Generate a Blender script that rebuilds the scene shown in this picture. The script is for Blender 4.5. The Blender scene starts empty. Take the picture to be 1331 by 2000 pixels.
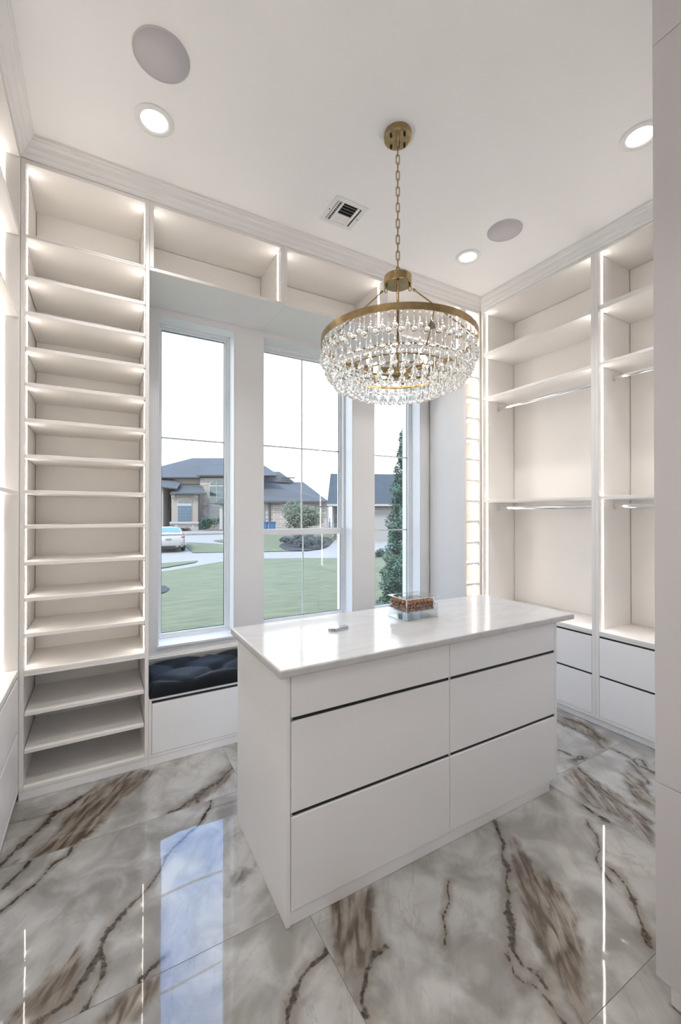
import bpy, bmesh, math, random
import numpy as np
from mathutils import Vector, Matrix, noise as mnoise
random.seed(7)
C = bpy.context.scene.collection
sc = bpy.context.scene

# ------------------------------------------------------------------ camera, sky, sun, exposure
cam_d = bpy.data.cameras.new('camera')
cam_d.sensor_fit = 'HORIZONTAL'; cam_d.sensor_width = 24.0
cam_d.lens = 24.0 * 822.0 / 1331.0
cam_d.clip_start = 0.02; cam_d.clip_end = 400
cam = bpy.data.objects.new('camera', cam_d); C.objects.link(cam)
cam.location = (0, 0, 1.4515)
cam.rotation_euler = (math.radians(90.3), 0, math.radians(-29.65))
sc.camera = cam
sc.view_settings.view_transform = 'Standard'
sc.view_settings.look = 'None'
sc.view_settings.gamma = 1.0
sc.view_settings.use_curve_mapping = False
sc.view_settings.exposure = 0.97
sc.cycles.max_bounces = 14
sc.cycles.diffuse_bounces = 6
sc.cycles.glossy_bounces = 6
sc.cycles.transmission_bounces = 12
sc.cycles.transparent_max_bounces = 16
sc.cycles.sample_clamp_indirect = 6.0
sc.cycles.caustics_refractive = False
sc.cycles.caustics_reflective = False

LED_STRENGTH = 9.0
DOWN_POWER = 3.2
LENS_STRENGTH = 3.4
SUN_STRENGTH = 2.2

world = bpy.data.worlds.new('sky'); sc.world = world; world.use_nodes = True
wn = world.node_tree.nodes; wl = world.node_tree.links; wn.clear()
tc = wn.new('ShaderNodeTexCoord'); sep = wn.new('ShaderNodeSeparateXYZ')
wl.new(tc.outputs['Generated'], sep.inputs[0])
ramp = wn.new('ShaderNodeValToRGB')            # haze near the horizon, blue higher up
ramp.color_ramp.elements[0].position = 0.0; ramp.color_ramp.elements[0].color = (1.78, 1.88, 1.97, 1)
ramp.color_ramp.elements[1].position = 1.0; ramp.color_ramp.elements[1].color = (0.45, 0.85, 1.9, 1)
for p_, c_ in ((0.38, (1.72, 1.85, 2.0, 1)), (0.55, (0.72, 1.25, 2.45, 1))):
    e_ = ramp.color_ramp.elements.new(p_); e_.color = c_
wl.new(sep.outputs['Z'], ramp.inputs['Fac'])
cn = wn.new('ShaderNodeTexNoise'); cn.inputs['Scale'].default_value = 3.2
cn.inputs['Detail'].default_value = 6; cn.inputs['Roughness'].default_value = 0.55; cn.inputs['Distortion'].default_value = 0.6
wl.new(tc.outputs['Generated'], cn.inputs['Vector'])
cr = wn.new('ShaderNodeValToRGB'); cr.color_ramp.elements[0].position = 0.47; cr.color_ramp.elements[1].position = 0.68
wl.new(cn.outputs['Fac'], cr.inputs['Fac'])
up = wn.new('ShaderNodeMapRange'); up.inputs['From Min'].default_value = 0.38; up.inputs['From Max'].default_value = 0.55
wl.new(sep.outputs['Z'], up.inputs['Value'])
mu = wn.new('ShaderNodeMath'); mu.operation = 'MULTIPLY'; wl.new(cr.outputs['Color'], mu.inputs[0]); wl.new(up.outputs[0], mu.inputs[1])
mixc = wn.new('ShaderNodeMix'); mixc.data_type = 'RGBA'; wl.new(mu.outputs[0], mixc.inputs[0])
wl.new(ramp.outputs['Color'], mixc.inputs[6]); mixc.inputs[7].default_value = (2.0, 2.25, 2.6, 1)
bg = wn.new('ShaderNodeBackground'); wl.new(mixc.outputs[2], bg.inputs['Color']); bg.inputs['Strength'].default_value = 1.0
wo = wn.new('ShaderNodeOutputWorld'); wl.new(bg.outputs[0], wo.inputs[0])

sun_d = bpy.data.lights.new('sun', 'SUN'); sun_d.energy = SUN_STRENGTH; sun_d.angle = math.radians(12); sun_d.color = (1, 0.92, 0.80)
sun = bpy.data.objects.new('sun', sun_d); C.objects.link(sun)
sun.rotation_euler = (math.radians(42), 0, math.radians(-50))      # comes over our own roof onto the street

# ------------------------------------------------------------------ materials
def new_mat(name):
    m = bpy.data.materials.new(name); m.use_nodes = True
    nt = m.node_tree; b = nt.nodes['Principled BSDF']
    return m, nt, b
def noise_node(nt, scale, detail=3, coord='Object', dist=0.0, vscale=None, rot=None):
    t = nt.nodes.new('ShaderNodeTexCoord'); n = nt.nodes.new('ShaderNodeTexNoise')
    n.inputs['Scale'].default_value = scale; n.inputs['Detail'].default_value = detail; n.inputs['Distortion'].default_value = dist
    src = t.outputs[coord]
    if vscale or rot:
        mp = nt.nodes.new('ShaderNodeMapping')
        if vscale: mp.inputs['Scale'].default_value = vscale
        if rot: mp.inputs['Rotation'].default_value = rot
        nt.links.new(src, mp.inputs[0]); src = mp.outputs[0]
    nt.links.new(src, n.inputs['Vector'])
    return n
def mat(name, col, rough=0.5, metal=0.0, var=0.0, vscale=6.0, bump=0.0, bscale=200.0, spec=None, coat=0.0, stretch=None):
    m, nt, b = new_mat(name)
    b.inputs['Base Color'].default_value = (*col, 1); b.inputs['Roughness'].default_value = rough; b.inputs['Metallic'].default_value = metal
    if spec is not None: b.inputs['Specular IOR Level'].default_value = spec
    if coat: b.inputs['Coat Weight'].default_value = coat; b.inputs['Coat Roughness'].default_value = 0.03
    if var:
        n = noise_node(nt, vscale, 4, vscale=stretch)
        r = nt.nodes.new('ShaderNodeMix'); r.data_type = 'RGBA'
        r.inputs[6].default_value = (*[c * (1 - var) for c in col], 1); r.inputs[7].default_value = (*[min(1, c * (1 + var)) for c in col], 1)
        mr = nt.nodes.new('ShaderNodeMapRange'); mr.inputs['From Min'].default_value = 0.33; mr.inputs['From Max'].default_value = 0.67
        nt.links.new(n.outputs['Fac'], mr.inputs[0]); nt.links.new(mr.outputs[0], r.inputs[0]); nt.links.new(r.outputs[2], b.inputs['Base Color'])
    if bump:
        n2 = noise_node(nt, bscale, 3, vscale=stretch)
        bp = nt.nodes.new('ShaderNodeBump'); bp.inputs['Strength'].default_value = bump; bp.inputs['Distance'].default_value = 0.002
        nt.links.new(n2.outputs['Fac'], bp.inputs['Height']); nt.links.new(bp.outputs[0], b.inputs['Normal'])
    return m
def emit(name, col, s):
    m = bpy.data.materials.new(name); m.use_nodes = True; nt = m.node_tree; nt.nodes.clear()
    e = nt.nodes.new('ShaderNodeEmission'); e.inputs[0].default_value = (*col, 1); e.inputs[1].default_value = s
    o = nt.nodes.new('ShaderNodeOutputMaterial'); nt.links.new(e.outputs[0], o.inputs[0]); return m

M = {}
M['laminate'] = mat('laminate', (0.82, 0.8, 0.78), 0.42, var=0.015, vscale=3, bump=0.03, bscale=400)
M['drawer'] = mat('drawer_laminate', (0.875, 0.875, 0.885), 0.38, var=0.012, vscale=3, bump=0.03, bscale=400)
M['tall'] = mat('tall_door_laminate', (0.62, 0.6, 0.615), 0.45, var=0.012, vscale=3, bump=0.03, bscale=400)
M['ceiling'] = mat('ceiling_paint', (0.93, 0.925, 0.925), 0.9, var=0.01, vscale=2, bump=0.05, bscale=300)
M['wall'] = mat('wall_paint', (0.82, 0.82, 0.825), 0.7, bump=0.03, bscale=300)
M['crown'] = mat('crown_paint', (0.82, 0.815, 0.81), 0.55, var=0.012, vscale=8, bump=0.03, bscale=60)
M['vinyl'] = mat('window_vinyl', (0.84, 0.85, 0.86), 0.35)
M['black'] = mat('black_channel', (0.012, 0.013, 0.014), 0.45)
M['seam'] = mat('dark_reveal', (0.10, 0.09, 0.08), 0.7)
M['chrome'] = mat('chrome', (0.80, 0.80, 0.80), 0.12, 1.0)
M['steel'] = mat('polished_steel', (0.55, 0.57, 0.60), 0.15, 1.0)
M['darkmetal'] = mat('dark_bronze', (0.06, 0.045, 0.03), 0.4, 0.8)
M['brass'] = mat('brushed_brass', (0.4, 0.29, 0.15), 0.28, 1.0, var=0.12, vscale=40, bump=0.05, bscale=120)
M['led'] = emit('led_diffuser', (1.0, 0.915, 0.825), LED_STRENGTH)
M['lens'] = emit('downlight_lens', (1.0, 0.95, 0.90), LENS_STRENGTH)
M['bulb'] = emit('candle_bulb', (1.0, 0.93, 0.82), 9.0)
M['speaker'] = mat('speaker_mesh', (0.6, 0.58, 0.6), 0.85, bump=0.4, bscale=900)
M['plate'] = mat('white_enamel', (0.82, 0.82, 0.81), 0.4)
M['velvet'] = mat('navy_velvet', (0.004, 0.006, 0.009), 0.62, var=0.1, vscale=20, spec=0.22)
M['velvet'].node_tree.nodes['Principled BSDF'].inputs['Sheen Weight'].default_value = 0.08
M['velvet'].node_tree.nodes['Principled BSDF'].inputs['Sheen Tint'].default_value = (0.25, 0.35, 0.5, 1)
M['bark'] = mat('dried_pod', (0.30, 0.17, 0.11), 0.8, var=0.6, vscale=60, bump=0.9, bscale=120)
M['gasket'] = mat('teal_glass_edge', (0.02, 0.09, 0.11), 0.3)
M['grout'] = mat('grout', (0.17, 0.16, 0.15), 0.9)
def glassy(name, tint=(1, 1, 1), ior=1.5, rough=0.0):
    m, nt, b = new_mat(name)
    b.inputs['Base Color'].default_value = (*tint, 1); b.inputs['Transmission Weight'].default_value = 1.0
    b.inputs['IOR'].default_value = ior; b.inputs['Roughness'].default_value = rough
    return m
M['crystal'] = glassy('crystal_glass', (1, 1, 1), 1.52)
def thin_glass(name, tint, refl=1.45, gain=1.0):
    m = bpy.data.materials.new(name); m.use_nodes = True; nt = m.node_tree; nt.nodes.clear()
    tr = nt.nodes.new('ShaderNodeBsdfTransparent'); tr.inputs[0].default_value = (*tint, 1)
    gl = nt.nodes.new('ShaderNodeBsdfGlossy'); gl.inputs['Roughness'].default_value = 0.0
    fr = nt.nodes.new('ShaderNodeFresnel'); fr.inputs[0].default_value = refl
    ge = nt.nodes.new('ShaderNodeNewGeometry'); mi = nt.nodes.new('ShaderNodeMix'); mi.data_type = 'FLOAT'   # same reflectance on both faces of a sheet
    nt.links.new(ge.outputs['Backfacing'], mi.inputs[0]); mi.inputs[2].default_value = refl; mi.inputs[3].default_value = 1.0 / refl
    nt.links.new(mi.outputs[0], fr.inputs[0])
    mx = nt.nodes.new('ShaderNodeMixShader'); o = nt.nodes.new('ShaderNodeOutputMaterial')
    nt.links.new(fr.outputs[0], mx.inputs[0]); nt.links.new(tr.outputs[0], mx.inputs[1]); nt.links.new(gl.outputs[0], mx.inputs[2]); nt.links.new(mx.outputs[0], o.inputs[0])
    return m
M['pane'] = thin_glass('window_glass', (0.965, 0.98, 0.965))
M['acrylic'] = thin_glass('clear_acrylic', (0.95, 0.965, 0.97), 1.45)
M['acrylic_edge'] = mat('acrylic_cut_edge', (0.85, 0.87, 0.88), 0.25)

# polished quartz
m, nt, b = new_mat('white_quartz'); M['quartz'] = m
n = noise_node(nt, 1.6, 8, dist=1.6, vscale=(1, 2.4, 1), rot=(0, 0, 0.5))
r = nt.nodes.new('ShaderNodeValToRGB'); r.color_ramp.elements[0].position = 0.44; r.color_ramp.elements[0].color = (0.56, 0.56, 0.56, 1)
r.color_ramp.elements[1].position = 0.56; r.color_ramp.elements[1].color = (0.56, 0.56, 0.56, 1)
e = r.color_ramp.elements.new(0.5); e.color = (0.525, 0.52, 0.515, 1)
nt.links.new(n.outputs['Fac'], r.inputs['Fac']); nt.links.new(r.outputs[0], b.inputs['Base Color'])
b.inputs['Roughness'].default_value = 0.10; b.inputs['IOR'].default_value = 1.33

# marble-look porcelain: veins come as distance attributes, relief and streaks from noise
m, nt, b = new_mat('marble_tile'); M['tile'] = m
N = nt.nodes; L = nt.links
def math_n(op, a=None, bb=None, c=None, clamp=False):
    x = N.new('ShaderNodeMath'); x.operation = op; x.use_clamp = clamp
    for i, v in enumerate((a, bb, c)):
        if v is None: continue
        if isinstance(v, (int, float)): x.inputs[i].default_value = v
        else: L.new(v, x.inputs[i])
    return x.outputs[0]
def attr(nm):
    a = N.new('ShaderNodeAttribute'); a.attribute_name = nm; return a.outputs['Fac']
def mrange(v, a, bb, c=0.0, d=1.0):
    x = N.new('ShaderNodeMapRange'); x.interpolation_type = 'SMOOTHSTEP'; L.new(v, x.inputs[0])
    for i, q in zip((1, 2, 3, 4), (a, bb, c, d)): x.inputs[i].default_value = q
    return x.outputs[0]
def mixcol(f, c1, c2):
    x = N.new('ShaderNodeMix'); x.data_type = 'RGBA'
    if isinstance(f, (int, float)): x.inputs[0].default_value = f
    else: L.new(f, x.inputs[0])
    for i, q in ((6, c1), (7, c2)):
        if isinstance(q, tuple): x.inputs[i].default_value = (*q, 1)
        else: L.new(q, x.inputs[i])
    return x.outputs[2]
vd = attr('vein_distance'); bd = attr('band')
nA = noise_node(nt, 5.0, 6, 'Object', 0.8).outputs['Fac']          # clouds
def streaks(sc_, ratio, deg, dist=1.0, det=8):
    t_ = N.new('ShaderNodeTexCoord'); m1 = N.new('ShaderNodeMapping'); m1.inputs['Rotation'].default_value = (0, 0, math.radians(-deg))
    m2 = N.new('ShaderNodeMapping'); m2.inputs['Scale'].default_value = (1, ratio, 1); n_ = N.new('ShaderNodeTexNoise')
    n_.inputs['Scale'].default_value = sc_; n_.inputs['Detail'].default_value = det; n_.inputs['Distortion'].default_value = dist
    L.new(t_.outputs['Object'], m1.inputs[0]); L.new(m1.outputs[0], m2.inputs[0]); L.new(m2.outputs[0], n_.inputs['Vector']); return n_.outputs['Fac']
nB = streaks(3.2, 4.5, 52, 0.9)
nE = streaks(7.0, 5.0, 56, 0.6)
nC = noise_node(nt, 60.0, 6, 'Object', 0.5).outputs['Fac']
nD = noise_node(nt, 14.0, 8, 'Object', 0.8).outputs['Fac']
base = mixcol(mrange(nA, 0.32, 0.68), (0.235, 0.225, 0.21), (0.43, 0.425, 0.41))
base = mixcol(mrange(nB, 0.52, 0.74, 0, 0.40), base, (0.24, 0.215, 0.185))
nH = streaks(1.7, 2.6, 50, 1.8, 10)
hair = math_n('ABSOLUTE', math_n('SUBTRACT', nH, 0.47))
base = mixcol(mrange(hair, 0.0, 0.010, 0.20, 0.0), base, (0.15, 0.125, 0.10))
bands = math_n('MULTIPLY', mrange(math_n('ADD', bd, math_n('MULTIPLY', math_n('SUBTRACT', nD, 0.5), 0.9)), 0.30, 0.85), mrange(nE, 0.70, 0.42, 0.55, 1.0))
brown = mixcol(mrange(nE, 0.36, 0.64), (0.075, 0.055, 0.038), (0.215, 0.175, 0.135))
base = mixcol(bands, base, brown)
nW = noise_node(nt, 13.0, 3, 'Object', 0.4).outputs['Fac']
vw = math_n('MULTIPLY', vd, mrange(nW, 0.30, 0.70, 0.55, 2.1))
wob = math_n('ADD', vw, math_n('ADD', math_n('MULTIPLY', math_n('SUBTRACT', nC, 0.5), 2.4), math_n('MULTIPLY', math_n('SUBTRACT', nD, 0.5), 1.6)))
halo = mrange(math_n('ADD', vd, math_n('MULTIPLY', math_n('SUBTRACT', nD, 0.5), 7.0)), 1.0, 5.5, 0.60, 0.0)
base = mixcol(halo, base, (0.17, 0.14, 0.11))
dark = mixcol(mrange(nC, 0.40, 0.68), (0.024, 0.018, 0.013), (0.095, 0.072, 0.052))
base = mixcol(mrange(wob, 0.45, 1.75, 0.95, 0.0), base, dark)
L.new(base, b.inputs['Base Color'])
b.inputs['Roughness'].default_value = 0.03; b.inputs['IOR'].default_value = 1.75
bn = noise_node(nt, 2.2, 2, 'Object'); bp = N.new('ShaderNodeBump'); bp.inputs['Strength'].default_value = 0.25; bp.inputs['Distance'].default_value = 0.004
L.new(bn.outputs['Fac'], bp.inputs['Height']); L.new(bp.outputs[0], b.inputs['Normal'])

# outside
M['grass'] = mat('lawn_grass', (0.108, 0.113, 0.052), 0.9, var=0.22, vscale=1.6, bump=1.0, bscale=40, stretch=(1.0, 3.5, 1))
M['concrete'] = mat('pale_concrete', (0.235, 0.215, 0.185), 0.9, var=0.05, vscale=1.5)
M['mulch'] = mat('bark_mulch', (0.034, 0.0306, 0.0306), 0.95, var=0.5, vscale=12)
M['stucco'] = mat('cream_stucco', (0.23, 0.205, 0.18), 0.9, var=0.04)
M['trimwhite'] = mat('white_trim', (0.27, 0.26, 0.25), 0.6)
M['white_siding'] = mat('white_render', (0.24, 0.23, 0.22), 0.8, var=0.02)
M['gutter'] = mat('grey_gutter', (0.035, 0.042, 0.045), 0.5)
M['fdoor'] = mat('dark_front_door', (0.0102, 0.0075, 0.0068), 0.4, var=0.2)
M['farglass'] = mat('far_window_glass', (0.0272, 0.0544, 0.0612), 0.08, spec=1.0)
M['curtain'] = mat('blue_blind', (0.0544, 0.0952, 0.136), 0.5, var=0.15, vscale=4)
M['leaf'] = mat('evergreen_leaf', (0.04, 0.085, 0.055), 0.7, var=0.5, vscale=3)
M['leaf2'] = mat('willow_leaf', (0.0969, 0.1173, 0.0714), 0.7, var=0.4, vscale=3)
M['leaf3'] = mat('grey_shrub_leaf', (0.0612, 0.0714, 0.0612), 0.7, var=0.5, vscale=3)
M['trunk'] = mat('tree_bark', (0.12, 0.09, 0.07), 0.9, var=0.3)
M['bin'] = mat('blue_plastic', (0.0136, 0.0748, 0.17), 0.5)
M['carpaint'] = mat('white_car_paint', (0.3, 0.29, 0.28), 0.25, coat=0.6)
M['carglass'] = mat('car_glass', (0.10, 0.17, 0.24), 0.05, spec=1.0)
M['rubber'] = mat('black_rubber', (0.015, 0.015, 0.015), 0.8)
M['taillight'] = mat('red_taillight', (0.204, 0.0102, 0.0204), 0.2)
M['licence'] = mat('plate_grey', (0.136, 0.1496, 0.1564), 0.5)
def brickmat(name, c1, c2, mortar, sx, sy, rowh=0.25, bw=0.5, z_up=True):
    m, nt, b = new_mat(name)
    t = nt.nodes.new('ShaderNodeTexCoord'); s = nt.nodes.new('ShaderNodeSeparateXYZ'); cb = nt.nodes.new('ShaderNodeCombineXYZ')
    nt.links.new(t.outputs['Object'], s.inputs[0])
    ad = nt.nodes.new('ShaderNodeMath'); ad.operation = 'ADD'; nt.links.new(s.outputs[0], ad.inputs[0]); nt.links.new(s.outputs[1], ad.inputs[1])
    nt.links.new(ad.outputs[0], cb.inputs[0]); nt.links.new(s.outputs[2], cb.inputs[1])
    br = nt.nodes.new('ShaderNodeTexBrick'); br.inputs['Scale'].default_value = 1.0
    br.inputs['Color1'].default_value = (*c1, 1); br.inputs['Color2'].default_value = (*c2, 1); br.inputs['Mortar'].default_value = (*mortar, 1)
    br.inputs['Brick Width'].default_value = sx; br.inputs['Row Height'].default_value = sy; br.inputs['Mortar Size'].default_value = min(sx, sy) * 0.10
    br.inputs['Bias'].default_value = 0.0
    nt.links.new(cb.outputs[0], br.inputs['Vector']); nt.links.new(br.outputs['Color'], b.inputs['Base Color']); b.inputs['Roughness'].default_value = 0.9
    return m
M['brick'] = brickmat('pale_brick', (0.32, 0.28, 0.25), (0.17, 0.14, 0.13), (0.33, 0.31, 0.29), 0.62, 0.24)
M['stone'] = brickmat('pale_stone', (0.26, 0.24, 0.22), (0.16, 0.15, 0.145), (0.30, 0.28, 0.27), 0.7, 0.34)
M['shingle'] = brickmat('grey_shingle', (0.073, 0.076, 0.077), (0.059, 0.062, 0.063), (0.049, 0.05, 0.052), 0.5, 0.10)
M['shingle_blue'] = brickmat('blue_grey_shingle', (0.043, 0.052, 0.058), (0.034, 0.041, 0.046), (0.023, 0.027, 0.031), 0.4, 0.11)

# ------------------------------------------------------------------ helpers
WL = {}                                                      # world position of every object
def wpos(o): return WL.get(o.name, Vector((0, 0, 0))) if o else Vector((0, 0, 0))
def link(o, world_loc, parent=None):
    C.objects.link(o); o.parent = parent
    o.location = Vector(world_loc) - wpos(parent); WL[o.name] = Vector(world_loc)
    return o
def thing(name, label, cat, loc=(0, 0, 0), group=None):
    o = bpy.data.objects.new(name, None); o.empty_display_size = 0.1; link(o, loc)
    return tag(o, label, cat, group)
def tag(o, label, cat, group=None):
    o['label'] = label; o['category'] = cat
    if group: o['group'] = group
    return o
def struct(o): o['kind'] = 'structure'; return o
def struct_empty(name, loc):
    o = bpy.data.objects.new(name, None); o.empty_display_size = 0.1; link(o, loc); return struct(o)
def mesh_from_bm(name, bm, material, smooth=False):
    me = bpy.data.meshes.new(name); bm.normal_update(); bm.to_mesh(me); bm.free()
    if smooth:
        for p_ in me.polygons: p_.use_smooth = True
    me.materials.append(material if not isinstance(material, str) else M[material])
    return me
def finish(name, bm, material, parent=None, smooth=False, origin=None):
    """bmesh in world coordinates -> object whose origin is the middle of its foot"""
    if origin is None:
        xs = [v.co for v in bm.verts]
        origin = Vector(((min(v.x for v in xs) + max(v.x for v in xs)) / 2, (min(v.y for v in xs) + max(v.y for v in xs)) / 2, min(v.z for v in xs)))
    origin = Vector(origin)
    bmesh.ops.translate(bm, verts=bm.verts, vec=-origin)
    me = mesh_from_bm(name, bm, material, smooth)
    o = bpy.data.objects.new(name, me); link(o, origin, parent); return o
def add_box(bm, x0, x1, y0, y1, z0, z1, bev=0.0012):
    r = bmesh.ops.create_cube(bm, size=1.0); vs = r['verts']
    for v in vs:
        v.co = Vector((x0 if v.co.x < 0 else x1, y0 if v.co.y < 0 else y1, z0 if v.co.z < 0 else z1))
    if bev:
        es = list({e for v in vs for e in v.link_edges})
        bmesh.ops.bevel(bm, geom=es, offset=min(bev, 0.3 * min(x1 - x0, y1 - y0, z1 - z0)), segments=1, affect='EDGES')
def box(name, material, b6, parent=None, bev=0.0012):
    bm = bmesh.new()
    for q in (b6 if isinstance(b6[0], (tuple, list)) else [b6]): add_box(bm, *q, bev=bev)
    return finish(name, bm, material, parent)
def share(name, src, world_loc, parent=None, rot=None):
    o = bpy.data.objects.new(name, src.data if hasattr(src, 'data') else src); link(o, world_loc, parent)
    if rot: o.rotation_euler = rot
    return o
def add_lathe(bm, prof, seg=24, at=(0, 0, 0), axis=None, caps=True):
    rings = []
    mt = Matrix.Identity(3)
    if axis is not None: mt = Vector((0, 0, 1)).rotation_difference(Vector(axis).normalized()).to_matrix()
    at = Vector(at)
    for r, z in prof:
        if r < 1e-6: rings.append([bm.verts.new(at + mt @ Vector((0, 0, z)))]); continue
        rings.append([bm.verts.new(at + mt @ Vector((r * math.cos(2 * math.pi * i / seg), r * math.sin(2 * math.pi * i / seg), z))) for i in range(seg)])
    for a, b_ in zip(rings, rings[1:]):
        for i in range(seg):
            j = (i + 1) % seg
            if len(a) == 1 and len(b_) == 1: continue
            if len(a) == 1: bm.faces.new((a[0], b_[i], b_[j]))
            elif len(b_) == 1: bm.faces.new((a[i], a[j], b_[0]))
            else: bm.faces.new((a[i], a[j], b_[j], b_[i]))
    if caps:
        for rg in (rings[0], rings[-1]):
            if len(rg) > 2: bm.faces.new(rg)
def add_tube(bm, p0, p1, r, seg=10, r1=None):
    p0 = Vector(p0); p1 = Vector(p1); d = p1 - p0
    add_lathe(bm, [(r, 0), (r if r1 is None else r1, d.length)], seg, p0, d)
def add_prism(bm, pts, h_vec):
    a = [bm.verts.new(p_) for p_ in pts]; h = Vector(h_vec); b_ = [bm.verts.new(Vector(p_) + h) for p_ in pts]
    bm.faces.new(a); bm.faces.new(list(reversed(b_)))
    for i in range(len(a)):
        j = (i + 1) % len(a); bm.faces.new((a[j], a[i], b_[i], b_[j]))
def recalc(bm): bmesh.ops.recalc_face_normals(bm, faces=bm.faces)

XL, YB, XR, ZC = -0.36, 2.655, 2.963, 3.365           # cabinet faces and ceiling
YW = 3.12                                              # window wall plane
ZT = 3.268                                             # top of cabinets

# ------------------------------------------------------------------ room shell
struct(box('floor', 'grout', (-0.80, 3.42, -0.95, 3.12, -0.10, -0.0005), bev=0))
floor = bpy.data.objects['floor']
struct(box('ceiling', 'ceiling', (-0.90, 3.52, -1.05, 3.40, ZC, ZC + 0.15), bev=0))
struct(box('wall_left', 'wall', (-0.90, -0.80, -1.05, 3.40, -0.1, ZC), bev=0))
struct(box('wall_right', 'wall', (3.42, 3.52, -1.05, 3.40, -0.1, ZC), bev=0))
struct(box('wall_front', 'wall', (-0.80, 3.42, -1.05, -0.95, -0.1, ZC), bev=0))
# window wall with three openings
OP = [(0.335, 0.868), (1.087, 1.902), (2.122, 2.660)]
ZS, ZH = 0.540, 2.822
bm = bmesh.new()
xs = [-0.80] + [v for o_ in OP for v in o_] + [3.42]
for i in range(0, len(xs), 2): add_box(bm, xs[i], xs[i + 1], YW, 3.40, -0.1, ZC, bev=0)
for a, b_ in OP:
    add_box(bm, a, b_, YW, 3.40, -0.1, ZS, bev=0); add_box(bm, a, b_, YW, 3.40, ZH, ZC, bev=0)
struct(finish('wall_back', bm, 'wall'))

# crown moulding, mitred
prof = [(0.0, 3.268), (0.004, 3.270), (0.008, 3.279), (0.016, 3.284), (0.018, 3.296), (0.030, 3.310), (0.036, 3.330), (0.050, 3.340), (0.052, 3.348), (0.060, 3.350), (0.060, ZC), (0.0, ZC)]
def crown(name, ends):
    bm = bmesh.new(); rings = []
    for f in ends: rings.append([bm.verts.new(f(o_, z)) for o_, z in prof])
    n_ = len(prof)
    for i in range(n_):
        j = (i + 1) % n_; bm.faces.new((rings[0][i], rings[0][j], rings[1][j], rings[1][i]))
    bm.faces.new(rings[0]); bm.faces.new(list(reversed(rings[1]))); recalc(bm)
    return struct(finish(name, bm, 'crown'))
crown('trim_1', [lambda o_, z: (XL + o_, YB - o_, z), lambda o_, z: (XR - o_, YB - o_, z)])
crown('trim_2', [lambda o_, z: (XL + o_, -0.95, z), lambda o_, z: (XL + o_, YB - o_, z)])
crown('trim_3', [lambda o_, z: (XR - o_, YB - o_, z), lambda o_, z: (XR - o_, 0.632, z)])
# cabinet-top filler behind the crown is part of the ceiling build-up
struct(box('trim_4', 'crown', [(-0.798, XL - 0.001, -0.94, 3.118, ZT, ZC - 0.001), (XL + 0.001, XR - 0.001, YB + 0.001, 3.118, ZT, ZC - 0.001), (XR + 0.001, 3.418, 0.632, 3.118, ZT, ZC - 0.001)], bev=0))

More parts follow.
